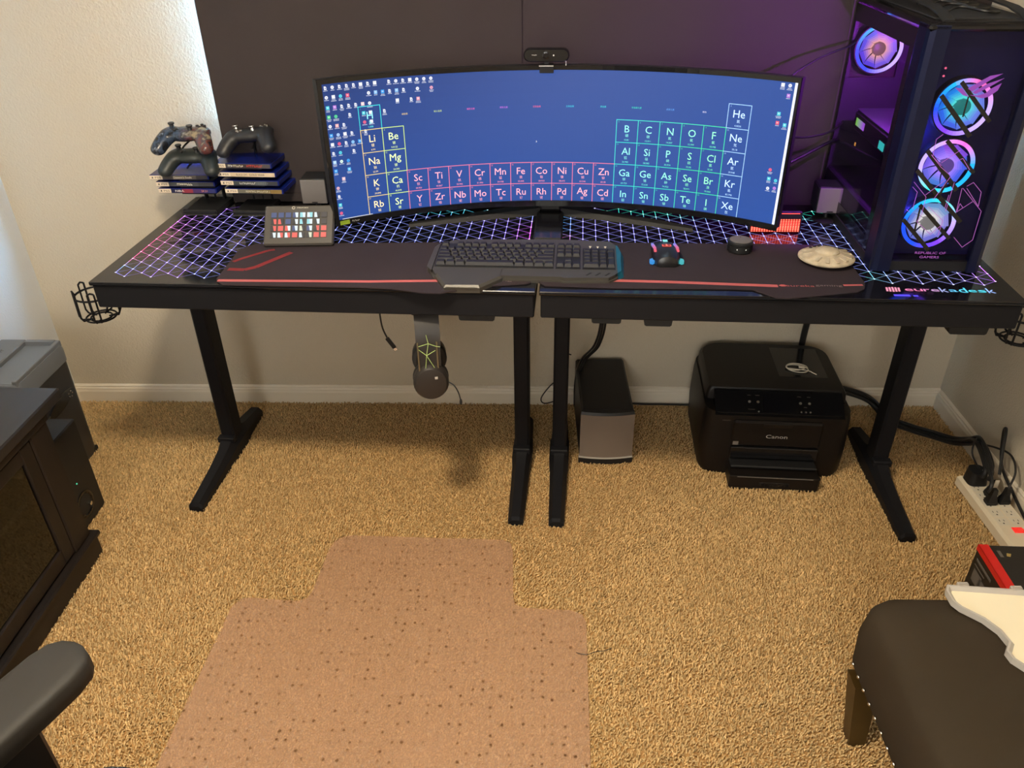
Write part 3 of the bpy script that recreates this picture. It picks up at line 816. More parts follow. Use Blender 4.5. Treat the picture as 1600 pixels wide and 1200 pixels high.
# ================================================================== keyboard
MT['puck_top'] = mat('puck_fabric', srgb(104, 98, 92), .8, bump=(1500, .4, .0006))
MT['kb'] = mat('keyboard_shell', srgb(66, 63, 58), .42, metal=.2, bump=(1500, .1, .0003))
MT['key'] = mat('key_cap_plastic', srgb(27, 25, 28), .5)
MT['teal'] = mat('teal_side_plate', srgb(16, 74, 88), .3, metal=.3, emit=srgb(10, 80, 100), est=.25)
MT['kdark'] = mat('keyboard_deck', srgb(16, 15, 17), .5)
kb = thing('gaming_keyboard', 'black gaming keyboard with angular palm rest and number pad', 'keyboard', dk(-.035, .15, PZ), (math.radians(2.2), 0, TH))
KX, KY = .035, -.15     # desk x,y -> keyboard local
def kl(x, y): return (x + KX, y + KY)
shell = [kl(*p) for p in ((-.262, .078), (-.250, .050), (.050, .048), (.058, .042), (.165, .048), (.180, .062), (.190, .075), (.192, .235), (.175, .262), (.05, .270), (-.20, .262), (-.235, .255), (-.262, .215))]
part('shell', MB().prism(shell, .0, .008).prism([kl(*p) for p in ((-.256, .080), (-.245, .054), (.05, .052), (.06, .047), (.163, .053), (.176, .066), (.184, .078), (.186, .232), (.170, .257), (.05, .264), (-.20, .256), (-.232, .249), (-.256, .212))], .008, .016), MT['kb'], kb)
part('key_deck', MB().box(*kl(-.254, 0)[:1], kl(.033, 0)[0], kl(0, .094)[1], kl(0, .228)[1], .016, .0168).box(kl(.038, 0)[0], kl(.097, 0)[0], kl(0, .094)[1], kl(0, .228)[1], .016, .0168).box(kl(.102, 0)[0], kl(.180, 0)[0], kl(0, .094)[1], kl(0, .212)[1], .016, .0168), MT['kdark'], kb)
pr = [kl(*p) for p in ((-.247, .056), (-.216, -.008), (-.133, -.006), (-.086, .046), (-.080, .088), (-.240, .088))]
prt = [kl(*p) for p in ((-.242, .058), (-.212, -.003), (-.136, -.001), (-.092, .047), (-.090, .086), (-.238, .086))]
part('palm_rest', MB().prism(pr, -.001, .012, None).prism(pr, .012, .0175, prt), MT['kb'], kb)
part('palm_rest_edge', MB().box(kl(-.212, 0)[0], kl(-.138, 0)[0], kl(0, -.0085)[1], kl(0, -.0065)[1], .010, .0135), MT['kb'], kb)
part('side_plate', MB().prism([kl(*p) for p in ((.186, .066), (.200, .082), (.203, .195), (.192, .235), (.186, .237))], .002, .018, [kl(*p) for p in ((.184, .072), (.193, .086), (.195, .192), (.188, .228), (.184, .230))]), MT['teal'], kb, label='teal side plate')
part('side_plate', MB().prism([kl(*p) for p in ((-.258, .075), (-.258, .235), (-.270, .205), (-.272, .095))], .002, .016), MT['kb'], kb)
for i in range(3):
    x = .115 + i * .022
    part('vent_slot', MB().prism([kl(*p) for p in ((x - .006, .062), (x - .001, .062), (x + .009, .076), (x + .004, .076))], .016, .0166), MT['rubber'], kb)
    xx = .121 + i * .0185
    part('indicator', MB().prism([kl(*p) for p in ((xx - .003, .224), (xx + .003, .224), (xx + .0008, .214), (xx - .0008, .214))], .016, .0172), MT['white_p'], kb)
U = .01905
kmesh = {}
def key_mesh(wu, hu=1):
    if (wu, hu) not in kmesh:
        a = (U * wu - .0018) / 2; b = (U * hu - .0018) / 2; a2, b2 = a - .0022, b - .0025
        mb = MB(); mb.prism([(-a, -b), (a, -b), (a, b), (-a, b)], 0, .0075, [(-a2, -b2 + .0008), (a2, -b2 + .0008), (a2, b2 + .0012), (-a2, b2 + .0012)])
        kmesh[wu, hu] = mb.mesh('key', MT['key'])
    return kmesh[wu, hu]
def put(x, y, wu, hu=1):
    link('key', key_mesh(wu, hu), kb, (*kl(x, y), .0168))
rows = [(.2170, [(1, 0), (None, 1)] + [(1, 0)] * 4 + [(None, .5)] + [(1, 0)] * 4 + [(None, .5)] + [(1, 0)] * 4),
        (.1885, [(1, 0)] * 13 + [(2, 0)]), (.1695, [(1.5, 0)] + [(1, 0)] * 12 + [(1.5, 0)]), (.1505, [(1.75, 0)] + [(1, 0)] * 11 + [(2.25, 0)]),
        (.1315, [(2.25, 0)] + [(1, 0)] * 10 + [(2.75, 0)]), (.1120, [(1.25, 0)] * 3 + [(6.25, 0)] + [(1.25, 0)] * 4)]
for y, L in rows:
    x = -.2525
    for wu, gap in L:
        if wu is None: x += gap * U; continue
        put(x + wu * U / 2, y, wu); x += wu * U
for y in (.2170, .1885, .1695):
    for k in range(3): put(.0485 + k * U, y, 1)
put(.0485 + U, .1315, 1)
for k in range(3): put(.0485 + k * U, .1120, 1)
for r_, y in enumerate((.1885, .1695, .1505, .1315)):
    for k in range(3): put(.1130 + k * U, y, 1)
put(.1130 + U * .5, .1120, 2); put(.1130 + 2 * U, .1120, 1)
put(.1130 + 3 * U, .1885, 1); put(.1130 + 3 * U, .160, 1, 2); put(.1130 + 3 * U, .1218, 1, 2)
# ================================================================== mouse
MT['mouse'] = mat('mouse_shell', srgb(28, 28, 30), .3)
ms = thing('gaming_mouse', 'black gaming mouse with coloured side lights', 'mouse', dk(.305, .205, PZ), (0, 0, TH + .04))
rr = []
for y, w2, h2, z0 in ((-.060, .018, .016, .004), (-.056, .026, .026, .002), (-.035, .034, .037, .001), (-.005, .032, .040, .001), (.025, .029, .034, .001), (.050, .028, .023, .001), (.060, .024, .014, .002)):
    ring = []
    for i in range(14):
        a = PI * i / 13
        ring.append((w2 * math.cos(a), y, z0 + (h2 - z0) * max(0, math.sin(a)) ** .75))
    ring += [(-w2 * .9, y, .0005), (w2 * .9, y, .0005)]
    rr.append(ring)
part('shell', MB().loft(rr), MT['mouse'], ms, 40)
for sx in (-1, 1):
    wp = MB()
    wp.prism([(sx * .028, -.042), (sx * .035, -.050), (sx * .041, -.046), (sx * .041, -.034), (sx * .034, -.028)], .003, .011, col=(.04, .28, .7) if sx < 0 else (.07, .45, .48))
    part('light_wing', wp, MT['E1'], ms)
    lb = MB()
    for k in range(6):
        y = -.028 + k * .011
        lb.box(sx * .0275 - .003, sx * .0275 + .003, y, y + .010, .029 - abs(k - 1) * .0022, .0325 - abs(k - 1) * .0022, col=mixc((.85, .12, .16), (.22, .25, .85), k / 5))
    part('light_bar', lb, MT['E1'], ms)
part('scroll_wheel', MB().lathe([(.011, -.004), (.012, -.003), (.012, .003), (.011, .004)], 20, (0, .034, .025), 'x'), MT['rubber'], ms, 40)
part('mode_button', MB().box(-.006, .006, .008, .020, .0385, .0405, .001, col=(.25, .8, .8)), MT['E1'], ms)
emb = MB(); emb.box(-.011, .011, -.022, -.010, .0388, .0398, .0, col=(.85, .10, .07)).box(-.008, .008, -.019, -.013, .0398, .0402, col=(.15, .01, .01)).box(-.002, .002, -.022, -.010, .0398, .0406, col=(.95, .2, .12))
part('emblem', emb, MT['E1'], ms, label='glowing red emblem')
# ================================================================== round desktop puck
pk = thing('smart_puck', 'round black tabletop puck with grey fabric top', 'speaker', dk(.497, .262, PZ), TH)
part('body', MB().lathe([(.029, 0), (.0315, .003), (.0315, .019), (.0300, .0195), (.0300, .0205), (.0318, .021), (.0318, .026), (.029, .0285)], 40), MT['plastic'], pk, 30)
part('fabric_top', MB().lathe([(.0268, .0280), (.0268, .0292), (.022, .0297)], 36), MT['puck_top'], pk, 40)
part('top_light', MB().lathe([(.0014, .0297), (.0014, .0303)], 8, (.002, .016, 0), col=(1, 1, 1)), MT['E1'], pk)
for a in (-1.95, -1.25):
    part('side_light', MB().ball((.0312 * math.cos(a), .0312 * math.sin(a), .013), .0016, 8, 6, col=(.8, .75, .65)), MT['E1'], pk)
# ================================================================== red dot-matrix display
MT['ledface'] = mat('display_window', (.02, .001, .001), .25, emit=(1.0, .012, .012), est=.28)
ld_ = thing('led_display', 'small glowing red dot-matrix display behind the monitor corner', 'display', dk(.610, .392, DZ), (math.radians(-6), 0, TH + .03))
part('case', MB().box(-.068, .068, 0, .018, 0.0008, .058, .003), MT['plastic'], ld_)
part('lit_window', MB().box(-.064, .064, -.0006, .0004, .004, .0385), MT['ledface'], ld_)
dots = MB()
for i in range(19):
    for j in range(8):
        x = -.0605 + i * .00672; z = .0065 + j * .0043
        b_ = 1.5 if j in (1, 2, 3) else 1.05
        dots.box(x - .0019, x + .0019, -.0014, -.0006, z - .0012, z + .0012, col=(1.0 * b_, .16 * b_, .09 * b_))
part('led_dots', dots, MT['E2'], ld_, kind='stuff')
part('top_bar', MB().box(-.060, .060, -.0008, .0004, .0520, .0535, col=(1.2, .08, .07)), MT['E2'], ld_)
rl = bpy.data.lights.new('led_display_light', 'AREA'); rl.shape = 'RECTANGLE'; rl.size = .12; rl.size_y = .035; rl.energy = .18; rl.color = (1, .03, .04)
ro = bpy.data.objects.new('led_display_light', rl); C.objects.link(ro); ro.parent = ld_; ro.location = (0, -.004, .025); ro.rotation_euler = (math.radians(70), 0, 0)
# ================================================================== toy spacecraft: plain saucer
MT['toy'] = mat('aged_bone_plastic', srgb(190, 176, 150), .6, var=(60, .22), bump=(300, .5, .002))
MT['toy_d'] = mat('toy_dark_recess', srgb(40, 36, 34), .7)
ty = thing('toy_saucer', 'weathered bone-coloured toy saucer lying on the mat corner', 'toy', dk(.692, .195, PZ), TH - .1)
def ell(prof, sxy=(1, .92)):
    mb = MB(); mb.M = Matrix.Diagonal((sxy[0], sxy[1], 1, 1)); mb.lathe(prof, 48); return mb
part('hull', ell([(.020, .001), (.058, .007), (.066, .0125), (.066, .0165), (.058, .0215), (.030, .0275), (.0, .0285)]), MT['toy'], ty, 30)
part('dome', ell([(.028, .0255), (.028, .0300), (.023, .0345), (.010, .0368)]), MT['toy'], ty, 35)
for i in range(7):
    a = PI * (.25 + .5 * i / 6)
    part('vent', MB().lathe([(.0042, .0), (.0042, .003)], 10, (.048 * math.cos(a), (.043 * math.sin(a)), .0225)), MT['toy_d'], ty)
for i in range(14):
    a = 2 * PI * i / 14 + .1
    mb = MB(); mb.M = Matrix.Rotation(a, 4, 'Z') @ Matrix.Translation((.047, 0, .0238)) @ Matrix.Rotation(.14, 4, 'Y')
    mb.box(-.011, .011, -.0045, .0045, -.0012, .0014, .0006)
    if not (.2 * PI < a < .8 * PI): part('panel', mb, MT['toy'], ty)
part('skirt_foot', MB().lathe([(.020, 0), (.020, .004)], 20), MT['toy'], ty)
# ================================================================== key pad with picture keys
sdk = thing('key_pad', 'black slanted control pad with thirty-two lit picture keys', 'control pad', dk(-.633, .232, PZ), (0, 0, TH + .085))
lean = math.radians(45)
PLM = Matrix.Rotation(PI / 2 - lean, 4, 'X')   # plate local: x right, y up the plate, z out
def plate(mb): mb.M = Matrix.Translation((0, 0, .004)) @ PLM; return mb
MT['pad_face'] = mat('key_pad_face', srgb(62, 58, 54), .45)
part('faceplate', plate(MB()).box(-.091, .091, 0, .112, -.012, .006, .004), MT['pad_face'], sdk)
part('stand', MB().prism([(-.08, .02), (.08, .02), (.08, .082), (-.08, .082)], 0, .003).prism([(-.07, .072), (.07, .072), (.07, .080), (-.07, .080)], .003, .068), MT['plastic'], sdk)
NV = (.06, .09, .22); RD = (.85, .13, .11); WH = (.8, .9, .95); DK = (.03, .03, .035); TL = (.35, .75, .8); CR = (.75, .78, .6)
keys = [[NV, NV, NV, (NV, WH), (TL, WH), (WH, TL), (WH, DK), (.05, .045, .05)],
        [(DK, RD), (RD, DK), NV, (DK, WH), (TL, DK), (TL, WH), (DK, WH), (.05, .045, .05)],
        [(DK, RD), RD, (RD, WH), (NV, WH), (CR, DK), (NV, WH), (DK, RD), RD],
        [(DK, WH), (WH, RD), (WH, RD), RD, (WH, DK), (DK, CR), RD, RD]]
def split_col(k): return (k, k) if isinstance(k[0], float) else k
for r_ in range(4):
    for k in range(8):
        ca, cb = split_col(keys[r_][k])
        x = -.0655 + k * .0187; y = .0830 - r_ * .0187; h = .0076
        mb = plate(MB()); mb.box(x - h, x + h, y - h, y + h, .006, .0072, .0004, col=(.01, .01, .01))
        q = .0070; z = .00735
        mb.add([(x - q, y - q, z), (x + q * .2, y - q, z), (x - q * .2, y + q, z), (x - q, y + q, z)], [(0, 1, 2, 3)], ca)
        mb.add([(x + q * .2, y - q, z), (x + q, y - q, z), (x + q, y + q, z), (x - q * .2, y + q, z)], [(0, 1, 2, 3)], cb)
        part('key', mb, MT['E1'], sdk)
vs2, fs = text2d('STREAM DECK', .008, .1035, width=.030); mb = plate(MB()); mb.add([(x, y, .0063) for x, y in vs2], fs)
mb.tube([(-.016 + .0035 * math.cos(a), .1035 + .0035 * math.sin(a), .0063) for a in [PI / 8 * i for i in range(16)]], .0006, 4, True)
part('maker_lettering', mb, MT['white_p'], sdk)
# ================================================================== satellite speakers on stems
def satellite(x, y, zb, lab, base_m, rz):
    t = thing('satellite_speaker', lab, 'speaker', dk(x, y, DZ), TH + rz, 'small satellite speakers beside the monitor')
    b = zb - DZ
    part('cabinet', MB().box(-.037, .037, -.030, .045, b, b + .072, .004), MT['plastic'], t)
    gl = part('grille', MB().box(-.035, .035, -.0325, -.029, b + .002, b + .070, .0015), MT['grey'], t)
    part('badge', MB().box(-.008, .008, -.0332, -.0322, b + .0045, b + .0075), MT['plastic'], gl)
    part('stem', MB().lathe([(.009, .006), (.007, .012), (.007, b + .002)], 16), MT['plastic'], t, 40)
    part('base', MB().lathe([(.036, .0), (.036, .004), (.030, .008), (.010, .010)], 28), base_m, t, 30)
MT['olive'] = mat('olive_plastic', srgb(62, 66, 40), .5)
satellite(-.655, .500, .790, 'small grey-fronted speaker on a stem left of the monitor', MT['olive'], .05)
satellite(.768, .500, .783, 'small grey-fronted speaker on a stem between monitor and computer tower', MT['plastic'], -.05)
# ================================================================== computer tower
PCW, PCD, PCH = .25, .506, .543
pc = thing('computer_tower', 'tall dark computer tower with glass panels and glowing colour fans', 'computer', dk(.784, .144, DZ + .0006), TH)
MT['alu'] = mat('dark_anodised_aluminium', srgb(24, 30, 62), .38, metal=.6, bump=(700, .06, .0003))  # dark metal; blue of the LED light put into its colour
MT['pc_in'] = mat('case_interior', (.012, .011, .018), .5)
MT['pc_glass'] = glass('smoked_glass', (.78, .76, .86), .07)
MT['band'] = mat('glass_border_print', (.006, .006, .008), .15)
MT['mesh_top'] = mat('top_mesh', (.02, .02, .022), .6, bump=(900, .9, .002))
part('base', MB().box(0, PCW, 0.01, PCD, .0, .030, .004), MT['plastic'], pc)
part('top_panel', MB().box(0, PCW, 0.0, PCD, .528, PCH, .005), MT['band'], pc)
part('top_mesh', MB().box(.03, PCW - .03, .06, PCD - .04, PCH, PCH + .003, .001), MT['mesh_top'], pc)
bp = MB()
bp.box(.004, PCW - .004, PCD - .006, PCD, .030, .345).box(.004, PCW - .004, PCD - .006, PCD, .495, .528).box(.004, .016, PCD - .006, PCD, .345, .495).box(.136, PCW - .004, PCD - .006, PCD, .345, .495)
part('back_panel', bp, MT['pc_in'], pc)
part('board_tray', MB().box(.205, .210, .06, PCD - .006, .030, .528), MT['pc_in'], pc)
part('side_panel', MB().box(PCW - .004, PCW, .045, PCD, .030, .528), MT['plastic'], pc)
for x0, x1 in ((0, .042), (.2187, PCW)):
    pl_ = MB(); xo = x0 if x0 == 0 else x1; sg = 1 if x0 == 0 else -1; xi = x1 if x0 == 0 else x0
    pr_ = [(xo, .060), (xo, .016), (xo + sg * .004, .006), (xo + sg * .014, 0), (xi, 0), (xi, .022), (xo + sg * .012, .022), (xo + sg * .012, .060)]
    pl_.prism(pr_ if sg > 0 else pr_[::-1], .004, PCH - .003)
    part('front_pillar', pl_, MT['alu'], pc)
fg = part('front_glass', MB().box(.0425, .2182, .005, .009, .030, .5275), MT['pc_glass'], pc)
sg_ = part('side_glass', MB().box(.0005, .0045, .0605, PCD - .008, .030, .5275), MT['pc_glass'], pc)
brd = MB(); brd.box(-.0005, .0005, .0605, PCD - .008, .488, .5275).box(-.0005, .0005, .0605, PCD - .008, .030, .062).box(-.0005, .0005, .0605, .085, .062, .488).box(-.0005, .0005, PCD - .026, PCD - .008, .062, .488)
part('border', brd, MT['band'], sg_)
# fans
MT['fan_frame'] = mat('fan_frame_plastic', (.01, .01, .012), .45)
def fan(name, parent, cx, cy, cz, R, seed, cols, hubc, blc):
    f = part(name, MB().lathe([(R + .006, .0), (R + .006, .022), (R + .001, .022), (R + .001, .0)], 40, (cx, cy, cz), 'y', loop=True), MT['fan_frame'], parent, 40, label='fan with a glowing colour ring')
    n = len(cols)
    def ccyc(t):
        t = (t % 1) * n; i = int(t); return mixc(cols[i % n], cols[(i + 1) % n], t - i)
    rg = MB(); seg = 48
    for i in range(seg):
        a0, a1 = 2 * PI * i / seg, 2 * PI * (i + 1) / seg
        c = tuple(v * 1.0 for v in ccyc(i / seg))
        ro, ri_ = R + .003, R - .005; y0 = cy - .002
        P = lambda r, a, y: (cx + r * math.cos(a), y, cz + r * math.sin(a))
        rg.add([P(ri_, a0, y0), P(ro, a0, y0), P(ro, a1, y0), P(ri_, a1, y0), P(ri_, a0, y0 + .004), P(ro, a0, y0 + .004), P(ro, a1, y0 + .004), P(ri_, a1, y0 + .004)],
               [(0, 1, 2, 3), (0, 4, 5, 1), (3, 2, 6, 7), (1, 5, 6, 2), (0, 3, 7, 4)], c)
    part('light_ring', rg, MT['E2'], f)
    for b in range(9):
        bl = MB(); st_ = 7; rings = []
        a0 = 2 * PI * b / 9
        for k in range(st_):
            r = .017 + (R - .0075 - .017) * k / (st_ - 1)
            w_ = .33 + .05 * k / st_
            for_a = a0 + .25 * k / st_
            rings.append((r, for_a - w_, for_a + w_))
        for k in range(st_ - 1):
            r0, p0, q0 = rings[k]; r1, p1, q1 = rings[k + 1]
            P = lambda r, a, y: (cx + r * math.cos(a), y, cz + r * math.sin(a))
            t = k / (st_ - 2)
            c = mixc(tuple(v * .95 for v in mixc(hubc, (1, 1, 1), .05)), mixc(ccyc(a0 / 2 / PI), blc, .65), min(1, t * 1.25))
            c = tuple(v * (1.5 - .5 * t) for v in c)
            bl.add([P(r0, p0, cy + .004), P(r1, p1, cy + .004), P(r1, q1, cy + .010), P(r0, q0, cy + .010)], [(0, 1, 2, 3)], c)
        part('blade', bl, MT['E1'], f)
    part('hub', MB().lathe([(.0165, .018), (.0165, .0), (.014, -.002)], 24, (cx, cy, cz), 'y', col=tuple(v * .35 for v in hubc)), MT['E1'], f, 40)
    return f
CB = (.01, .08, 1.0); CCY = (.01, .45, 1.0); CMG = (.75, .06, .9); CPK = (1.0, .15, .55); CWH = (.55, .42, 1.0); CGR = (.05, .85, .65); CPU = (.22, .05, 1.0)
fan('front_fan', pc, .1146, .018, .377, .056, 1, [CWH, (1.0, .1, .3), CCY, CB, CPU, CWH], CGR, (.02, .3, 1.0))
fan('front_fan', pc, .1144, .018, .250, .056, 2, [CCY, CPK, CWH, CWH, CGR, CCY], (.45, .25, 1.0), (.14, .04, 1.0))
fan('front_fan', pc, .1104, .018, .118, .056, 3, [CWH, CGR, CCY, CB, CB, CPU], (.85, .85, .65), (.30, .38, .75))
fan('rear_fan', pc, .070, PCD - .035, .421, .056, 4, [CWH, CPK, CCY, CB, CB, CWH], (1.0, .45, .35), (.25, .12, 1.0))
# front-glass bars; printed drawing, emblem and lettering, RGB light on them added as glow
gbar = MB()
def gl(mb, p, q, wd, y0=.0042, y1=.0050, col=None):
    d = Vector((q[0] - p[0], q[1] - p[1])); d.normalize(); n_ = Vector((-d.y, d.x)) * wd / 2
    pts = [(p[0] - n_.x, p[1] - n_.y), (q[0] - n_.x, q[1] - n_.y), (q[0] + n_.x, q[1] + n_.y), (p[0] + n_.x, p[1] + n_.y)]
    mb.add([(x, y, z) for y in (y0, y1) for x, z in pts], [(0, 1, 2, 3), (4, 7, 6, 5), (0, 4, 5, 1), (1, 5, 6, 2), (2, 6, 7, 3), (3, 7, 4, 0)], col)
for p, q, w_ in (((.058, .404), (.140, .319), .0095), ((.092, .431), (.172, .350), .0085), ((.095, .310), (.170, .240), .0085), ((.060, .2875), (.145, .201), .0095), ((.048, .245), (.112, .183), .009), ((.122, .231), (.110, .186), .005),
                 ((.046, .131), (.121, .057), .009), ((.074, .166), (.160, .086), .0085), ((.108, .188), (.174, .126), .009), ((.077, .160), (.078, .104), .004), ((.114, .402), (.114, .360), .003)):
    gl(gbar, p, q, w_)
part('diagonal_bars', gbar, MT['band'], fg, label='black diagonal bars across the fans')
PL = (.46, .12, .50)
la = MB()
for L in ([(.0483, .2185), (.0827, .1848), (.0835, .1444), (.0775, .1261), (.1148, .0966), (.1328, .1178)], [(.0478, .2075), (.0612, .1956), (.0607, .1554)], [(.155, .2056), (.1578, .1501), (.1863, .1751)], [(.1578, .1501), (.1606, .1703), (.170, .160)],
          [(.1571, .2056), (.2114, .1531), (.2121, .0843), (.1937, .0663), (.1688, .0905)], [(.1641, .21), (.176, .2189), (.1986, .1973), (.2019, .1642), (.1653, .2057)], [(.135, .2184), (.1342, .152)], [(.131, .190), (.1304, .1587)],
          [(.1, .1784), (.1233, .2312)], [(.0805, .1892), (.1133, .2225)], [(.0936, .1627), (.134, .1293), (.1325, .0946)], [(.0697, .2795), (.0972, .2524), (.1201, .2355)], [(.1332, .2696), (.1387, .2718), (.1599, .2466)],
          [(.0831, .3234), (.0717, .3127), (.0738, .2754), (.0973, .2557)], [(.0957, .2617), (.1283, .2897)], [(.047, .155), (.056, .1486)]):
    for p, q in zip(L[:-1], L[1:]): gl(la, p, q, .0010, .0038, .0042, PL)
part('line_drawing', la, MT['E1'], fg, label='thin pink angular line drawing')
em = MB()
def gpoly(mb, pts, col, y=.0036): mb.add([(x, y, z) for x, z in pts] + [(x, y + .0008, z) for x, z in pts], [tuple(range(len(pts))), tuple(range(len(pts), 2 * len(pts)))[::-1]] + [(i, (i + 1) % len(pts), len(pts) + (i + 1) % len(pts), len(pts) + i) for i in range(len(pts))], col)
EC = (.30, .06, .42)
gpoly(em, [(.108, .4179), (.1275, .4316), (.1456, .4431), (.1695, .4476), (.1482, .4352), (.1363, .4262), (.118, .4120)], EC)
gpoly(em, [(.119, .4100), (.1444, .4275), (.1749, .4387), (.1519, .4226), (.1263, .407)], EC)
gpoly(em, [(.1147, .4052), (.1422, .3985), (.1543, .4017), (.1688, .4144), (.1725, .4289), (.153, .4170), (.1466, .4089), (.133, .4040)], EC)
gpoly(em, [(.0814, .4196), (.0965, .4185), (.1144, .4013), (.1013, .405)], EC)
part('emblem', em, MT['E1'], fg, label='purple winged eye emblem')
lt = MB()
for body_, cx_, cz_, w_ in (('REPUBLIC OF', .1266, .0507, .069), ('GAMERS', .1266, .0404, .044)):
    vs2, fs = text2d(body_, cx_, cz_, width=w_, height=.0062); lt.add([(x, .0040, z) for x, z in vs2], fs, (.40, .10, .45))
part('lettering', lt, MT['E1'], fg, label='purple lettering on the front glass')
for z in (.4585, .443):
    part('front_port', MB().lathe([(.0022, 0), (.0022, -.0015)], 10, (.052, .004, z), 'y', col=(.9, .12, .25)), MT['E1'], pc)
# inside: graphics card, memory, cooler, cables, drive cover
gc = part('graphics_card', MB().box(.020, .200, .10, .40, .235, .285, .006), MT['plastic'], pc)
MT['shroud'] = mat('card_backplate', (.10, .09, .13), .35, metal=.6)
part('backplate', MB().box(.022, .198, .12, .40, .2855, .2885, .001), MT['shroud'], gc)
gb = MB()
for k in range(6):
    gb.box(.0185, .020, .31 + k * .011, .321 + k * .011, .252, .270, col=mixc((.55, .15, .9), (.3, .85, .1), k / 5))
part('light_bar', gb, MT['E1'], gc, label='green to violet glowing badge')
part('light_bar', MB().box(.0185, .020, .150, .185, .244, .262, col=(.05, .8, .62)), MT['E1'], gc, label='teal glowing badge')
part('badge_print', MB().box(.0184, .0196, .128, .134, .246, .264, col=(.35, .55, .8)), MT['E1'], gc)
part('added_glow_panel', MB().box(.012, PCW - .012, .046, .050, .032, .526), mat('blue_light_tint', (.006, .007, .06), .6), pc)  # panel added behind the fans, blue light put into its colour
part('power_cover', MB().box(.006, .205, .07, PCD - .008, .030, .110, .004), MT['pc_in'], pc)
for k in range(4):
    part('memory_stick', MB().box(.150, .205, .225 - k * .012, .231 - k * .012, .330, .450, .001, col=mixc((.14, .03, .22), (.05, .03, .20), k / 3)), MT['E1'], pc)
part('cooler', MB().box(.120, .205, .28, .36, .355, .435, .008), MT['plastic'], pc)
wl = MB()
for k in range(5):
    wl.tube(smoothpath([(.20, .20 + k * .02, .45), (.10, .18 + k * .015, .40 - k * .01), (.05 + k * .01, .20, .31), (.10, .22, .292)], 5), .003, 6)
part('cable_loop', wl, MT['cable'], pc)
part('orange_light', MB().box(.0185, .020, .345, .352, .205, .213, col=(1.0, .45, .05)), MT['E1'], gc)
lm = MB()
lm.box(.010, .014, .06, PCD - .02, .520, .524, col=(.05, .01, .08))
part('light_strip', lm, MT['E1'], pc)
for (x, y, z, e, c) in ((.022, .078, .462, 22.0, (.66, .06, 1.0)), (.036, .034, .32, .5, (.06, .10, 1.0)), (.036, .034, .16, .4, (.06, .06, 1.0))):
    l = bpy.data.lights.new('computer_led_light', 'POINT'); l.energy = e; l.color = c; l.shadow_soft_size = .006
    o = bpy.data.objects.new('computer_led_light', l); C.objects.link(o); o.parent = pc; o.location = (x, y, z)
# carrying straps
for x in (.045, .205):
    part('strap', MB().loft([[(x - .012, y, PCH + z), (x + .012, y, PCH + z), (x + .012, y, PCH + z + .004), (x - .012, y, PCH + z + .004)] for y, z in ((.03, 0), (.06, .008), (.12, .016), (.25, .020), (.38, .016), (.44, .008), (.47, 0))]), MT['rubber'], pc, 60)
for x in (.03, PCW - .03):
    for y in (.05, PCD - .05):
        part('foot', MB().box(x - .015, x + .015, y - .02, y + .02, -.0003, .004, .001), MT['rubber'], pc)
for i in range(6):
    part('top_slat', MB().box(.035, PCW - .035, .02 + i * .006, .023 + i * .006, PCH, PCH + .002), MT['plastic'], pc)
# loose cables lying on top of the case
for i in range(4):
    y = .12 + i * .055
    pts = smoothpath([(.07, y, PCH + .006), (.11, y + .03, PCH + .014), (.15, y - .02, PCH + .010), (.19, y + .02, PCH + .006)], 6)
    solo('loose_cable', MB().tube(pts, .003, 6), MT['cable'], 'loose black cable lying on top of the computer tower', 'cable', dk(.784, .144, DZ + .0006), TH, 50, 'loose cables on the tower top')

# ================================================================== cables behind monitor and tower
def cable(name, pts, r, label, group=None, m='cable', k=6, cat='cable', n=7):
    P = smoothpath(pts, k); o = P[0]
    return solo(name, MB().tube([(p[0] - o[0], p[1] - o[1], p[2] - o[2]) for p in P], r, n), MT[m], label, cat, o, 0, 50, group)
cable('monitor_cable', [dk(.56, .47, 1.02), dk(.60, .51, 1.11), dk(.68, .55, 1.16), dk(.76, .585, 1.185), dk(.83, .66, 1.19), dk(.86, .668, 1.12)], .0028, 'thin black cable arching from the monitor corner to the tower')
cable('monitor_cable', [dk(.57, .46, 1.00), dk(.60, .52, .985), dk(.68, .55, .965), dk(.76, .575, .975), dk(.82, .660, .985), dk(.86, .668, .98)], .003, 'black cable dipping low between monitor and tower')
cable('monitor_cable', [dk(.50, .50, .84), dk(.58, .53, .86), dk(.68, .56, .905), dk(.77, .60, .94), dk(.82, .662, .93), dk(.86, .668, .90)], .0045, 'thick black cable rising from behind the monitor to the tower')

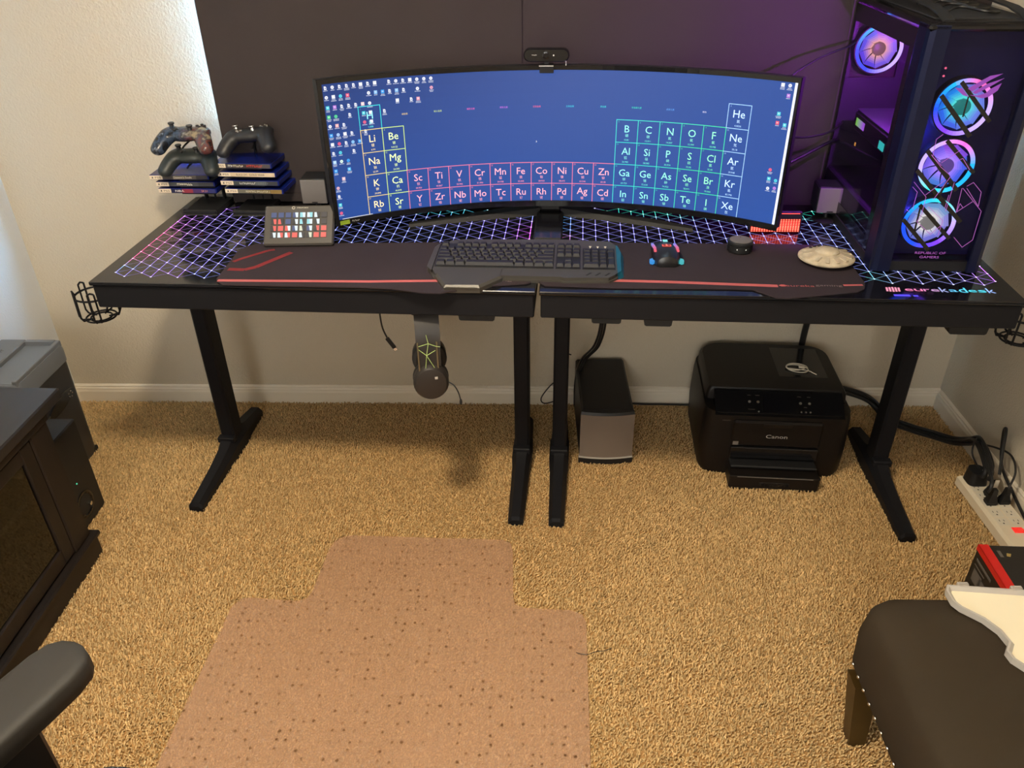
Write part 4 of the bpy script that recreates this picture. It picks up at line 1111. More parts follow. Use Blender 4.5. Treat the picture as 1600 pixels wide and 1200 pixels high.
# ================================================================== game rack, game cases, gamepads
MT['case_blue'] = mat('blue_case_plastic', srgb(16, 30, 104), .25)
def rack(x, y, lab, zs, ztop, arms):
    t = thing('game_rack', lab, 'rack', dk(x, y, DZ + .0006), TH, 'game racks')
    bw = .052
    part('base', MB().prism([(-bw, -.085), (bw, -.085), (bw, .055), (-bw, .055)], 0, .010, [(-bw + .006, -.078), (bw - .006, -.078), (bw - .004, .051), (-bw + .004, .051)]), MT['plastic'], t)
    part('base_lip', MB().box(-bw + .002, bw - .002, -.085, -.075, .004, .016, .003), MT['plastic'], t)
    for sx in (-1, 1):
        part('upright', MB().box(sx * .028 - .003, sx * .028 + .003, .030, .044, .008, zs[-1] + .004 - DZ, .001), MT['black_metal'], t)
    for z in zs:
        part('shelf', MB().box(-.050, .050, -.062, .046, z - DZ - .0095, z - DZ - .0079, .0005), MT['black_metal'], t)
    part('post', MB().tube([(.0, .036, .008), (.0, .040, ztop - DZ - .03), (.0, .030, ztop - DZ)], .0032, 8), MT['black_metal'], t, 50)
    for az in arms:
        mb = MB()
        for sx in (-1, 1):
            mb.tube(smoothpath([(0, .036, az - DZ - .012), (sx * .018, .010, az - DZ - .014), (sx * .026, -.025, az - DZ - .022), (sx * .026, -.045, az - DZ - .026)], 4), .0026, 6)
        part('cradle', mb, MT['black_metal'], t, 50)
    return t
ZL = [.819, .8385, .858]; ZR = [.8200, .8435, .8680, .8925]
rack(-.995, .545, 'black wire rack holding two gamepads and three game cases', ZL, .955, [.905, .962])
rack(-.848, .545, 'black wire rack holding one gamepad and four game cases', ZR, .955, [.962])
MT['spine'] = mat('spine_card', (1, 1, 1), .35, attr='base')
def game(x, z, rz, cols, title, tcol, lab, tx_=.30, tw=.07, y=.484):
    t = thing('game_case', lab, 'game case', dk(x, y, z - .0072), (0, 0, TH + rz), 'video game cases in the racks')
    part('case', MB().box(-.0855, .0855, 0, .134, .0002, .0142, .0015), MT['case_blue'], t)
    sp = MB()
    n = len(cols)
    x0 = -.0845; lw = .037
    sp.box(x0, x0 + lw, -.0006, .0006, .0016, .0130, col=srgb(226, 210, 186))
    for i, c in enumerate(cols):
        a = x0 + lw + (.0815 - x0 - lw) * i / n; b = x0 + lw + (.0815 - x0 - lw) * (i + 1) / n
        sp.box(a, b, -.0006, .0006, .0016, .0130, col=srgb(*c))
    s = part('spine', sp, MT['spine'], t)
    tm = MB()
    vs2, fs = text2d('PS5', x0 + .024, .0073, width=.017, height=.0052); tm.add([(a, -.0009, b) for a, b in vs2], fs, srgb(60, 56, 54))
    tm.add([(x0 + .006, -.0009, .0050), (x0 + .011, -.0009, .0050), (x0 + .0095, -.0009, .0098), (x0 + .0075, -.0009, .0098)], [(0, 1, 2, 3)], srgb(60, 56, 54))
    for body_, xx, ww, c in title:
        vs2, fs = text2d(body_, xx, .0073, width=ww, height=.0060) if body_ else marks(xx, .0073, ww, .0058); tm.add([(a, -.0009, b) for a, b in vs2], fs, srgb(*c))
    part('spine_lettering', tm, MT['spine'], s, kind='stuff')
game(-1.0435, .858, .05, [(78, 74, 72), (92, 86, 76), (70, 66, 62), (40, 38, 40)], [("Demon's Souls", .010, .052, (214, 204, 186))], None, 'game case with grey spine, topmost under the stacked gamepads')
game(-1.0300, .8385, .03, [(60, 62, 64), (66, 68, 72), (52, 54, 58)], [(None, .000, .046, (226, 220, 200))], None, 'game case with slate spine, middle of the three left ones')
game(-1.0280, .819, .015, [(34, 36, 72), (132, 46, 62), (66, 44, 96), (40, 44, 100)], [('NBA', -.022, .026, (232, 228, 226)), ('2K21', .050, .018, (220, 150, 120))], None, 'game case with navy and red spine, lowest left')
game(-.8530, .8925, -.02, [(58, 54, 52), (56, 48, 48), (60, 46, 44), (74, 70, 70)], [(None, -.034, .012, (236, 230, 224)), (None, -.010, .030, (222, 212, 190)), (None, .036, .044, (190, 50, 46))], None, 'game case with red-lettered spine, topmost on the right rack')
game(-.8440, .8680, -.02, [(206, 186, 156), (210, 190, 160), (212, 194, 166)], [('BLACK OPS', -.014, .032, (90, 84, 74)), ('COLD WAR', .030, .044, (44, 42, 40))], None, 'game case with cream spine on the right rack')
game(-.8400, .8435, -.02, [(62, 66, 66), (70, 74, 74), (84, 90, 92), (52, 54, 58)], [(None, -.006, .046, (196, 196, 190)), (None, .040, .030, (104, 112, 114))], None, 'game case with grey-green spine, second from bottom on the right rack')
game(-.8320, .8200, -.02, [(104, 100, 88), (96, 88, 66), (104, 92, 58), (130, 108, 60)], [('HUNTING SIMULATOR 2', .012, .070, (228, 220, 200))], None, 'game case with olive spine, lowest on the right rack')

def gamepad(x, y, z, rx, rz, m, lab, capm, ry=0):
    t = thing('gamepad', lab, 'gamepad', dk(x, y, z), (rx, ry, TH + rz), 'gamepads on the racks')
    mb = MB()
    mb.ball((0, .012, 0), (.060, .036, .019), 24, 14)
    mb.ball((-.038, .014, .001), (.032, .036, .018), 20, 12); mb.ball((.038, .014, .001), (.032, .036, .018), 20, 12)
    for sx in (-1, 1):
        for k in range(7):
            u = k / 6
            mb.ball((sx * (.046 + .020 * u), .006 - .040 * u, -.002 - .024 * u * (.5 + .5 * u)), (.0255 - .004 * u, .026 - .003 * u, .0205 - .003 * u), 16, 10)
    b = part('body', mb, m, t)
    rm = b.modifiers.new('merge', 'REMESH'); rm.mode = 'VOXEL'; rm.voxel_size = .0028; rm.use_smooth_shade = True
    sm = b.modifiers.new('soften', 'SMOOTH'); sm.factor = .6; sm.iterations = 8
    for sx, sy in ((-.040, .026), (.020, .000)):
        s_ = part('thumbstick', MB().lathe([(.007, .014), (.006, .022), (.0085, .024), (.0092, .0262), (.0085, .028), (.004, .0275)], 18, (sx, sy, 0)), capm, t, 40)
    part('direction_pad', MB().box(-.031, -.011, -.003, .003, .014, .0195, .001).box(-.024, -.018, -.010, .010, .014, .0195, .001), capm, t)
    for a in range(4):
        part('button', MB().lathe([(.0045, .012), (.0045, .0195), (.003, .0205)], 12, (.042 + .010 * math.cos(a * PI / 2), .026 + .010 * math.sin(a * PI / 2), 0)), capm, t, 40)
    for sx in (-1, 1):
        part('trigger', MB().ball((sx * .040, .044, -.004), (.016, .010, .010), 12, 8), capm, t, 50)
    return t
MT['pad_black'] = mat('gamepad_black', srgb(30, 30, 32), .45, bump=(1200, .1, .0003))
MT['pad_green'] = mat('gamepad_slate', srgb(38, 44, 44), .45, bump=(1200, .1, .0003))
def camo():
    m = mat('gamepad_camo', (.1, .1, .1), .25)
    nt = m.node_tree; b = nt.nodes['Principled BSDF']; tc = nt.nodes.new('ShaderNodeTexCoord')
    n = nt.nodes.new('ShaderNodeTexNoise'); n.inputs['Scale'].default_value = 38; n.inputs['Detail'].default_value = 3
    sx = nt.nodes.new('ShaderNodeSeparateXYZ'); nt.links.new(tc.outputs['Object'], sx.inputs[0]); nt.links.new(tc.outputs['Object'], n.inputs['Vector'])
    r1 = nt.nodes.new('ShaderNodeValToRGB'); r2 = nt.nodes.new('ShaderNodeValToRGB')
    for r, L in ((r1, ((.35, (26, 30, 38)), (.48, (58, 72, 92)), (.58, (30, 32, 40)), (.68, (120, 132, 146)))), (r2, ((.35, (38, 34, 36)), (.46, (98, 50, 44)), (.55, (66, 62, 62)), (.66, (138, 124, 98))))):
        while len(r.color_ramp.elements) < len(L): r.color_ramp.elements.new(.5)
        for e, (p, c) in zip(r.color_ramp.elements, L): e.position = p; e.color = (*srgb(*c), 1)
        nt.links.new(n.outputs['Fac'], r.inputs[0])
    mp = nt.nodes.new('ShaderNodeMapRange'); mp.inputs[1].default_value = -.01; mp.inputs[2].default_value = .03; nt.links.new(sx.outputs[0], mp.inputs[0])
    mx = nt.nodes.new('ShaderNodeMix'); mx.data_type = 'RGBA'
    nt.links.new(mp.outputs[0], mx.inputs[0]); nt.links.new(r1.outputs[0], mx.inputs[6]); nt.links.new(r2.outputs[0], mx.inputs[7])
    nt.links.new(mx.outputs[2], b.inputs['Base Color'])
    return m
MT['pad_camo'] = camo()
gamepad(-1.008, .500, .972, math.radians(3), .06, MT['pad_camo'], 'camouflage-patterned gamepad, topmost on the left rack', MT['pad_black'])
gamepad(-1.003, .500, .911, math.radians(3), .05, MT['pad_green'], 'plain dark slate gamepad below the camouflage one', MT['pad_black'])
gamepad(-.828, .505, .970, math.radians(2), -.05, MT['pad_black'], 'black gamepad alone on the right rack before the curtain', MT['chrome'], ry=math.radians(-7))
# ================================================================== under the desks
hs = thing('headset', 'black gaming headset with green line pattern hanging under the left desk', 'headset', dk(-.276, .0, 0), TH)
hs.rotation_euler = (0, 0, TH + .20); hs.location = dk(-.276 + .012, .0, 0)
MT['hs'] = mat('headset_plastic', srgb(40, 36, 34), .45)
MT['hs_green'] = mat('reflective_green_lines', srgb(170, 196, 120), .4)
MT['brass'] = mat('brushed_rod', srgb(150, 138, 112), .35, metal=.8)
for cy, cz in ((.006, .503), (.120, .512)):
    cp = MB(); cp.M = Matrix.Translation((0, cy, cz)) @ Matrix.Diagonal((1, 1, 1.12, 1))
    cp.lathe([(.020, -.024), (.038, -.020), (.044, -.010), (.044, .004), (.040, .008)] if cy < .05 else [(.040, -.008), (.044, -.004), (.044, .010), (.038, .020), (.020, .024)], 28, axis='y')
    c_ = part('ear_cup', cp, MT['hs'], hs, 40)
    cu2 = MB(); cu2.M = Matrix.Translation((0, cy + (.018 if cy < .05 else -.018), cz)) @ Matrix.Diagonal((1, 1, 1.12, 1))
    cu2.lathe([(.034, -.010), (.042, -.008), (.045, 0), (.042, .008), (.024, .010), (.020, .0)], 28, axis='y', loop=True)
    part('ear_cushion', cu2, MT['rubber'], c_, 50)
bd = MB(); path = [(.004, .545), (.008, .590), (.018, .635), (.040, .668), (.066, .6795), (.094, .668), (.114, .635), (.120, .590), (.120, .548)]
P = smoothpath([(0, a, b) for a, b in path], 4)
rings = []
for i, p in enumerate(P):
    q0 = Vector(P[max(0, i - 1)]); q1 = Vector(P[min(len(P) - 1, i + 1)]); d = (q1 - q0).normalized(); nn = Vector((0, -d.z, d.y)) * .004
    w_ = .030 if 4 < i < len(P) - 5 else .028
    rings.append([(-w_, p[1] - nn.y, p[2] - nn.z), (w_, p[1] - nn.y, p[2] - nn.z), (w_, p[1] + nn.y, p[2] + nn.z), (-w_, p[1] + nn.y, p[2] + nn.z)])
bd.loft(rings); part('headband', bd, MT['hs'], hs, 40)
for x in (-.026, .020):
    part('rod', MB().tube([(x, -.006, .535), (x, -.002, .575), (x, .004, .612)], .0022, 6), MT['brass'], hs, 50)
ln = MB()
for a, b in (((-.012, .535), (-.006, .582)), ((-.006, .582), (.018, .533)), ((-.006, .582), (-.024, .598)), ((-.006, .582), (.016, .594)), ((-.006, .582), (.000, .612)), ((.000, .612), (-.024, .606)), ((.000, .612), (.018, .604)), ((.0, .612), (-.004, .634)), ((.018, .604), (.028, .602))):
    ya = lambda z: -.0085 + max(0, (z - .575)) * .16
    ln.tube([(a[0], ya(a[1]), a[1]), (b[0], ya(b[1]), b[1])], .0008, 5)
part('line_pattern', ln, MT['hs_green'], hs, label='thin pale green lines on the headband')
mb = MB(); mb.tube(smoothpath([(.040, .0, .500), (.056, -.006, .490), (.066, -.010, .470), (.070, -.012, .450)], 5), .0016, 6); mi = part('microphone_boom', mb, MT['cable'], hs, 50)
part('microphone_tip', MB().ball((.0705, -.012, .444), (.0035, .0035, .009), 10, 8), MT['rubber'], mi, 50)
part('badge', MB().box(.010, .017, -.0188, -.0170, .520, .526), MT['silver'], hs)
cable('charging_cable', [dk(-.40, .10, .7275), dk(-.404, .106, .66), dk(-.402, .106, .60), dk(-.392, .106, .566)], .0022, 'black cable hanging below the left desk beside the headset')
o = bpy.data.objects['charging_cable']
pg = MB(); pg.M = Matrix.Translation(Vector(dk(-.382, .106, .548)) - o.location) @ Matrix.Rotation(-.55, 4, 'Y')
pg.box(-.005, .005, -.003, .003, -.014, .020, .001); part('plug', pg, MT['plastic'], o)
pg2 = MB(); pg2.M = pg.M; pg2.box(-.004, .004, -.0018, .0018, -.021, -.014); part('plug_tip', pg2, MT['chrome'], o)

# subwoofer between the middle legs and printer
sw = thing('subwoofer', 'black box subwoofer with grey grille on the floor beside the printer', 'subwoofer', (.210, 2.15, 0), .02)
part('cabinet', MB().box(-.080, .080, -.150, .165, .004, .196, .006), MT['plastic'], sw)
rr = []
for k in range(9):
    u = -1 + 2 * k / 8; y = -.158 - .010 * (1 - u * u)
    rr.append([(.082 * u, y, .030), (.082 * u, -.150, .030), (.082 * u, -.150, .188), (.082 * u, y, .188)])
MT['grille_br'] = mat('brown_grey_grille', srgb(112, 100, 90), .7, bump=(1500, .5, .0008))
part('grille', MB().loft(rr), MT['grille_br'], sw, 30)
rr2 = []
for k in range(9):
    u = -1 + 2 * k / 8; y = -.160 - .010 * (1 - u * u)
    rr2.append([(.084 * u, y, .026), (.084 * u, -.150, .026), (.084 * u, -.150, .031), (.084 * u, y, .031)])
part('trim_line', MB().loft(rr2), MT['silver'], sw)
part('plinth', MB().box(-.078, .078, -.148, .160, 0, .005), MT['rubber'], sw)
rr3 = [[(x_, y_ + .001, z_) for x_, y_, z_ in ring] for ring in [[(.084 * u, -.158 - .010 * (1 - u * u), .004), (.084 * u, -.150, .004), (.084 * u, -.150, .0258), (.084 * u, -.158 - .010 * (1 - u * u), .0258)] for u in [-1 + .25 * k for k in range(9)]]]
part('lower_front', MB().loft(rr3), MT['plastic'], sw, 30)
part('top_lip', MB().loft([[(.082 * u, -.160 - .010 * (1 - u * u), .188), (.082 * u, -.148, .188), (.080 * u, -.148, .1965), (.080 * u, -.156 - .010 * (1 - u * u), .1965)] for u in [-1 + .25 * k for k in range(9)]]), MT['plastic'], sw, 30)

# printer
MT['prn'] = mat('printer_black', srgb(20, 16, 14), .45, spec=.3, bump=(1500, .15, .0004))
MT['prn_top'] = mat('printer_lid_black', srgb(14, 13, 14), .4, spec=.3, bump=(1500, .1, .0004))
pn = thing('printer', 'black all-in-one printer with open paper tray on the carpet', 'printer', (.708, 1.935, 0), -.06)
def rrect(x0, x1, y0, y1, rf, rb, n=6):
    pts = []
    for cx_, cy_, a0, r in ((x1 - rf, y0 + rf, -PI / 2, rf), (x1 - rb, y1 - rb, 0, rb), (x0 + rb, y1 - rb, PI / 2, rb), (x0 + rf, y0 + rf, PI, rf)):
        for i in range(n + 1):
            a = a0 + PI / 2 * i / n; pts.append((cx_ + r * math.cos(a), cy_ + r * math.sin(a)))
    return pts
bodyp = rrect(-.218, .218, 0, .365, .045, .060)
rgs = []
for z, s_ in ((.004, .955), (.020, .985), (.10, 1.0), (.20, .985), (.228, .965)):
    rgs.append([(x * s_, (y - .18) * (s_ * .5 + .5) + .18, z) for x, y in bodyp])
part('body', MB().loft(rgs), MT['prn'], pn, 35)
lidp = rrect(-.206, .206, .074, .362, .012, .065)
part('scanner_lid', MB().loft([[(x, y, .229) for x, y in lidp], [(x * .985, (y - .19) * .985 + .19, .258) for x, y in lidp], [(x * .95, (y - .19) * .95 + .19, .268) for x, y in lidp]]), MT['prn_top'], pn, 35)
part('lid_recess', MB().box(.02, .165, .15, .33, .2675, .2685), MT['gloss'], pn)
# sloping control panel
cpn = MB(); cpn.add([(-.185, -.004, .222), (.185, -.004, .222), (.185, .070, .266), (-.185, .070, .266), (-.185, .07, .20), (.185, .07, .20)], [(0, 1, 2, 3), (0, 4, 5, 1), (0, 3, 4), (1, 5, 2), (3, 2, 5, 4)])
cp_ = part('control_panel', cpn, MT['gloss'], pn)
slope = math.atan2(.044, .074)
def pan(x, v):   # v 0..1 up the panel
    return (x, -.004 + .074 * v, .222 + .044 * v)
part('display', MB().add([tuple(Vector(pan(x, v)) + Vector((0, -.0006, .001))) for x, v in ((-.045, .18), (.040, .18), (.040, .82), (-.045, .82))], [(0, 1, 2, 3)]), MT['glass_top'], cp_)
for x, v in ((-.085, .55), (-.060, .55), (.062, .55), (.088, .55), (.062, .22), (.075, .22), (.088, .22), (-.060, .18)):
    p_ = pan(x, v)
    b_ = MB(); b_.M = Matrix.Translation(p_) @ Matrix.Rotation(slope, 4, 'X'); r_ = .0042 if v > .5 else .0026
    b_.lathe([(r_, 0), (r_, .0014), (r_ * .7, .002)], 12)
    part('button', b_, MT['puck_top'], cp_, 40)
lb_ = MB()
for s_, x, v, w2 in (('', -.085, .80, .009), ('', -.060, .80, .013), ('', .060, .80, .011), ('', .088, .80, .010), ('', -.080, .26, .020), ('', .075, .40, .009)):
    p_ = Vector(pan(x, v)); vs2, fs = marks(0, 0, w2, .0026)
    Mx = Matrix.Translation(p_ + Vector((0, -.0008, .0008))) @ Matrix.Rotation(slope, 4, 'X')
    lb_.add([tuple(Mx @ Vector((a, b, 0))) for a, b in vs2], fs)
part('panel_lettering', lb_, MT['puck_top'], cp_)
fc = part('front_cover', MB().box(-.130, .130, -.008, .02, .115, .205, .006), MT['prn'], pn)
part('grip_slot', MB().box(-.042, .042, -.0088, -.006, .186, .198, .0005), MT['gloss'], fc)
vs2, fs = text2d('Canon', 0, .155, width=.062, height=.013); mb = MB(); mb.add([(x, -.0088, z) for x, z in vs2], fs); part('maker_lettering', mb, MT['silver'], fc, label='silver maker lettering')
vs2, fs = marks(-.150, .203, .024, .0035); mb = MB(); mb.add([(x, -.0002 - .0015, z) for x, z in vs2], fs); part('model_lettering', mb, MT['puck_top'], pn)
part('label', MB().box(-.124, -.108, -.0086, -.0076, .120, .133), MT['puck_top'], fc)
op = MB(); op.box(-.128, .128, -.012, .03, .075, .113, .002); part('output_slot', op, MT['gloss'], pn)
part('output_shelf', MB().box(-.126, .126, -.040, .02, .058, .066, .002), MT['plastic'], pn)
tr = part('paper_tray', MB().box(-.131, .131, -.072, .04, .006, .052, .004).box(-.131, .131, -.074, -.06, .049, .054, .001), MT['prn'], pn)
part('tray_edge', MB().box(-.110, .110, -.0752, -.0735, .0505, .0525), MT['puck_top'], tr)
part('tray_grip', MB().box(-.045, .045, -.0735, -.071, .018, .032, .0008), MT['gloss'], tr)
part('tray_foot', MB().box(-.128, -.050, -.070, .03, 0, .007), MT['prn'], tr)
part('tray_foot', MB().box(.050, .128, -.070, .03, 0, .007), MT['prn'], tr)
# white cable coiled on the printer lid
pts = []
for i in range(46):
    a = i * .36; r_ = 1 - .004 * i
    pts.append((.034 * r_ * math.cos(a) + .004 * math.sin(a * .37), .024 * r_ * math.sin(a) + .006 * math.cos(a * .5), .002 + .0024 * (i % 17) / 17 + .0011 * (i // 17)))
pts += [(.030, -.012, .004), (.045, -.022, .003), (.056, -.030, .002)]
wcab = thing('white_cable', 'coiled thin white cable lying on the printer lid', 'cable', (.800, 2.130, .2688), -.15)
part('cord', MB().tube(smoothpath(pts, 2), .0015, 6), MT['white_p'], wcab, 50)
part('plug', MB().box(.006, .022, -.004, .004, .0045, .0105, .0015), MT['white_p'], wcab)
# cords
cable('cable_sleeve', [dk(.835, .56, .7275), dk(.840, .60, .58), dk(.842, .66, .46), dk(.842, .702, .30), dk(.842, .702, .02)], .010, 'thick black cable sleeve dropping behind the printer', n=10)
cable('speaker_cable', [(.275, 2.305, .05), (.300, 2.318, .018), (.36, 2.316, .012), (.44, 2.315, .012), (.53, 2.312, .012)], .0035, 'black cord running along the baseboard from subwoofer to printer')
for i, (dx, dy) in enumerate(((0, 0), (.008, .006), (-.006, .008))):
    cable('desk_cable', [dk(.150 + dx, .36 + dy, .7275), dk(.162 + dx, .39 + dy, .62), dk(.172 + dx, .42 + dy, .47), dk(.158 + dx, .46 + dy, .36), dk(.120 + dx, .520 + dy, .27), dk(.105 + dx, .640 + dy * .5, .12), dk(.105 + dx, .648 + dy * .5, .015)], .0035,
          'one of three black cables tied together behind the subwoofer', 'cables tied together by the right desk leg')
cable('looped_cord', [(.110, 2.27, .235), (.075, 2.275, .240), (.056, 2.278, .215), (.060, 2.28, .170), (.068, 2.285, .135), (.040, 2.288, .100), (.012, 2.29, .052), (.022, 2.29, .030), (.060, 2.288, .042), (.085, 2.286, .070), (.092, 2.288, .015)], .0022, 'thin looped black cord hanging against the wall between the middle legs')
# cable bundle from the printer to the power strip
def bundle(i, off):
    ox, oy, oz = off
    P = [(1.00, 2.27, .10), (1.09, 2.295, .060), (1.140, 2.285, .035), (1.165, 2.200, .025), (1.215, 2.150, .025), (1.265, 2.108, .030), (1.310, 2.060, .040), (1.325, 2.010, .075), (1.318, 1.945, .118), (1.310 - .008 * i, 1.87 - .020 * i, .112), (1.306 - .010 * i, 1.858 - .022 * i, .085)]
    cable('power_cable', [(x + ox, y + oy, z + oz) for x, y, z in P], .0058, 'one of the black power cables bundled along the right wall', 'power cables bundled to the strip')
for i, off in enumerate(((0, 0, 0), (.010, .008, .004), (-.009, .012, .003), (.004, .010, .013), (-.005, -.010, .006))): bundle(i, off)
cable('wall_cord', [(1.318, 1.82, .105), (1.330, 1.86, .160), (1.345, 1.90, .205), (1.352, 1.915, .18), (1.350, 1.87, .10), (1.356, 1.79, .060), (1.360, 1.70, .030), (1.362, 1.60, .018), (1.362, 1.50, .014)], .0045, 'black cord looping up against the right wall above the strip')
cable('adapter_cord', [(1.292, 1.875, .083), (1.270, 1.895, .125), (1.290, 1.930, .150), (1.322, 1.960, .120), (1.330, 2.000, .085)], .0026, 'thin black cord curling up from the power adapter')
cable('strip_cord', [(1.322, 1.770, .094), (1.345, 1.800, .130), (1.352, 1.850, .150), (1.338, 1.900, .140), (1.330, 1.960, .110)], .003, 'thin black cord arching from the plug beside the wall')
# power strip and plugs
MT['strip'] = mat('cream_plastic', srgb(232, 220, 196), .4)
ps = thing('power_strip', 'cream power strip with red switch on the floor by the right wall', 'power strip', (1.302, 1.735, 0), .02)
part('housing', MB().prism([(-.045, -.150), (.045, -.150), (.045, .165), (-.045, .165)], .008, .034).prism([(-.045, -.150), (.045, -.150), (.045, .165), (-.045, .165)], .034, .043, [(-.039, -.142), (.039, -.142), (.039, .158), (-.039, .158)]), MT['strip'], ps)
part('pad', MB().box(-.040, .040, -.14, .155, 0, .009), MT['rubber'], ps)
swt = part('switch_frame', MB().box(-.013, .021, -.094, -.066, .043, .0438), MT['white_p'], ps)
MT['neon'] = mat('lit_red_rocker', (.6, .01, .01), .25, emit=(1, .03, .02), est=.6)
part('rocker', MB().add([(-.010, -.091, .0438), (.018, -.091, .0438), (.018, -.069, .0438), (-.010, -.069, .0438), (-.010, -.091, .050), (.018, -.091, .050), (.018, -.069, .0445), (-.010, -.069, .0445)], [(4, 5, 6, 7), (0, 1, 5, 4), (1, 2, 6, 5), (2, 3, 7, 6), (3, 0, 4, 7)]), MT['neon'], swt, label='glowing red rocker switch')
for k in range(6):
    for sx in (-1, 1):
        y = -.045 + k * .036; x = sx * .0195
        so = part('socket', MB().box(x - .0165, x + .0165, y - .0155, y + .0155, .0428, .0436, .0003), MT['white_p'], ps)
        part('slots', MB().box(x - .008, x - .0065, y + .001, y + .008, .0435, .0439).box(x + .004, x + .0055, y + .001, y + .008, .0435, .0439).box(x - .003, x + .001, y - .009, y - .005, .0435, .0439), MT['rubber'], so)
part('red_line', MB().box(-.038, .038, -.0605, -.0595, .0430, .0434), MT['trim'], ps)
def plug(name, x, y, shape, lab):
    t = thing(name, lab, 'plug', (x, y, .0437), .02)
    if shape == 'brick':
        mb = MB(); mb.prism(rrect(-.030, .026, -.026, .030, .016, .020), 0, .040, rrect(-.026, .020, -.020, .028, .014, .018)); part('body', mb, MT['plastic'], t, 30)
        part('dot', MB().lathe([(.002, .040), (.002, .0405)], 8, (.01, .0, 0)), MT['silver'], t)
    else:
        mb = MB(); mb.loft([[(-.013, -.010, 0), (.013, -.010, 0), (.013, .010, 0), (-.013, .010, 0)], [(-.014, -.011, .010), (.014, -.011, .010), (.014, .011, .010), (-.014, .011, .010)], [(-.008, -.007, .030), (.008, -.007, .030), (.008, .007, .030), (-.008, .007, .030)], [(-.006, -.006, .052), (.006, -.006, .052), (.006, .006, .052), (-.006, .006, .052)]])
        part('body', mb, MT['plastic'], t)
        part('grip', MB().box(-.0145, .0145, -.0115, .0115, .004, .007), MT['rubber'], t)
        if shape == 'label': part('paper_tag', MB().box(-.006, .006, -.0100, -.0088, .030, .062), MT['white_p'], t)
plug('power_adapter', 1.290, 1.866, 'brick', 'round-cornered black power adapter at the far end of the strip')
plug('power_plug', 1.300, 1.802, 'label', 'black power plug with white paper tag on the strip')
plug('power_plug', 1.284, 1.766, 'plain', 'black power plug nearest the switch, left row of the strip')
plug('power_plug', 1.322, 1.770, 'plain', 'black power plug in the row beside the right wall')

# black product box with red corner
MT['card'] = mat('black_carton', srgb(28, 26, 24), .45)
MT['card_red'] = mat('red_carton_print', srgb(214, 32, 26), .45)
bxo = thing('carton', 'black cardboard box with a red edge behind the footstool', 'box', (1.215, 1.330, 0), -.03)
part('carton_body', MB().box(-.128, .128, -.150, .150, .002, .150, .002), MT['card'], bxo)
part('red_band', MB().box(-.1288, -.1050, -.1505, .1505, .1490, .1508).box(-.1290, -.1276, -.1505, .1505, .135, .1508), MT['card_red'], bxo, label='red printed edge')
pm = MB(); 
for k, (y0, y1, z0, z1) in enumerate(((.06, .135, .112, .119), (.085, .135, .098, .101), (.04, .10, .060, .085), (.09, .13, .055, .09))): pm.box(-.1292, -.1284, y0, y1, z0, z1)
part('printed_text', pm, MT['puck_top'], bxo)
part('printed_mark', MB().box(-.094, -.086, .108, .130, .1500, .1506), MT['puck_top'], bxo)
MT['gold'] = mat('gold_foil_print', srgb(214, 190, 120), .3, metal=.6)
part('printed_mark', MB().prism([(-.078, .112), (-.070, .110), (-.064, .120), (-.074, .122)], .1500, .1506), MT['gold'], bxo)

# footstool and plastic tray
MT['stool'] = mat('dark_upholstery', srgb(54, 45, 33), .85, spec=.2, var=(8, .06), bump=(700, .25, .0008))
MT['stool_w'] = mat('dark_brass_wood', srgb(58, 42, 14), .35, var=(12, .15))
fs_ = thing('footstool', 'dark upholstered footstool with silver nail heads in the right corner', 'footstool', (.95, .84, 0), .0)
rg = []
for z, ins, r_ in ((.172, .004, .045), (.178, 0, .05), (.26, -.003, .05), (.312, .001, .055), (.330, .008, .058), (.340, .022, .065), (.345, .07, .09), (.347, .19, .09)):
    rg.append([(x, y, z) for x, y in rrect(-.300 + ins, .300 - ins, -.30 + ins, .300 - ins, r_, r_, 6)])
part('cushion', MB().loft(rg), MT['stool'], fs_, 60)
part('rail', MB().box(-.285, .285, -.285, .285, .150, .173, .004), MT['stool_w'], fs_)
for sx in (-1, 1):
    for sy in (-1, 1):
        a, b = sx * .278, sy * .220
        q = lambda x, y, h, z: [(x - h, y - h, z), (x + h, y - h, z), (x + h, y + h, z), (x - h, y + h, z)]
        lg_ = part('leg', MB().loft([q(a - sx * .002, b - sy * .014, .017, .0), q(a, b + sy * .02, .024, .152)]), MT['stool_w'], fs_)
        part('glide', MB().lathe([(.010, 0), (.010, .003)], 10, (a - sx * .002, b - sy * .014, -.0005)), MT['chrome'], lg_)
nm = MB().ball((0, 0, 0), (.0042, .0042, .0042), 8, 6).mesh('nail_head', MT['chrome'], 60)
for k in range(17):
    u = -.25 + .5 * k / 16
    link('nail_head', nm, fs_, (-.302, u, .186)); link('nail_head', nm, fs_, (.302, u, .186)); link('nail_head', nm, fs_, (u, .302, .186)); link('nail_head', nm, fs_, (u, -.302, .186))
MT['tray_pl'] = mat('frosted_plastic', srgb(196, 190, 182), .35, alpha=.85)
MT['tray_in'] = mat('cream_insert', srgb(244, 234, 204), .6)
tz = .349
tp = [(.803, 1.128), (.810, 1.142), (.96, 1.130), (1.12, 1.118), (1.14, 1.10), (1.13, .93), (1.10, .905), (.96, .895), (.872, .938), (.850, .966), (.848, .984), (.862, 1.004), (.858, 1.030), (.842, 1.057), (.812, 1.084), (.803, 1.100)]
tcx, tcy = .96, 1.02
ty_ = thing('plastic_tray', 'shallow frosted plastic tray with cream insert lying on the footstool', 'tray', (tcx, tcy, tz), 0)
loc_ = [(x - tcx, y - tcy) for x, y in tp]
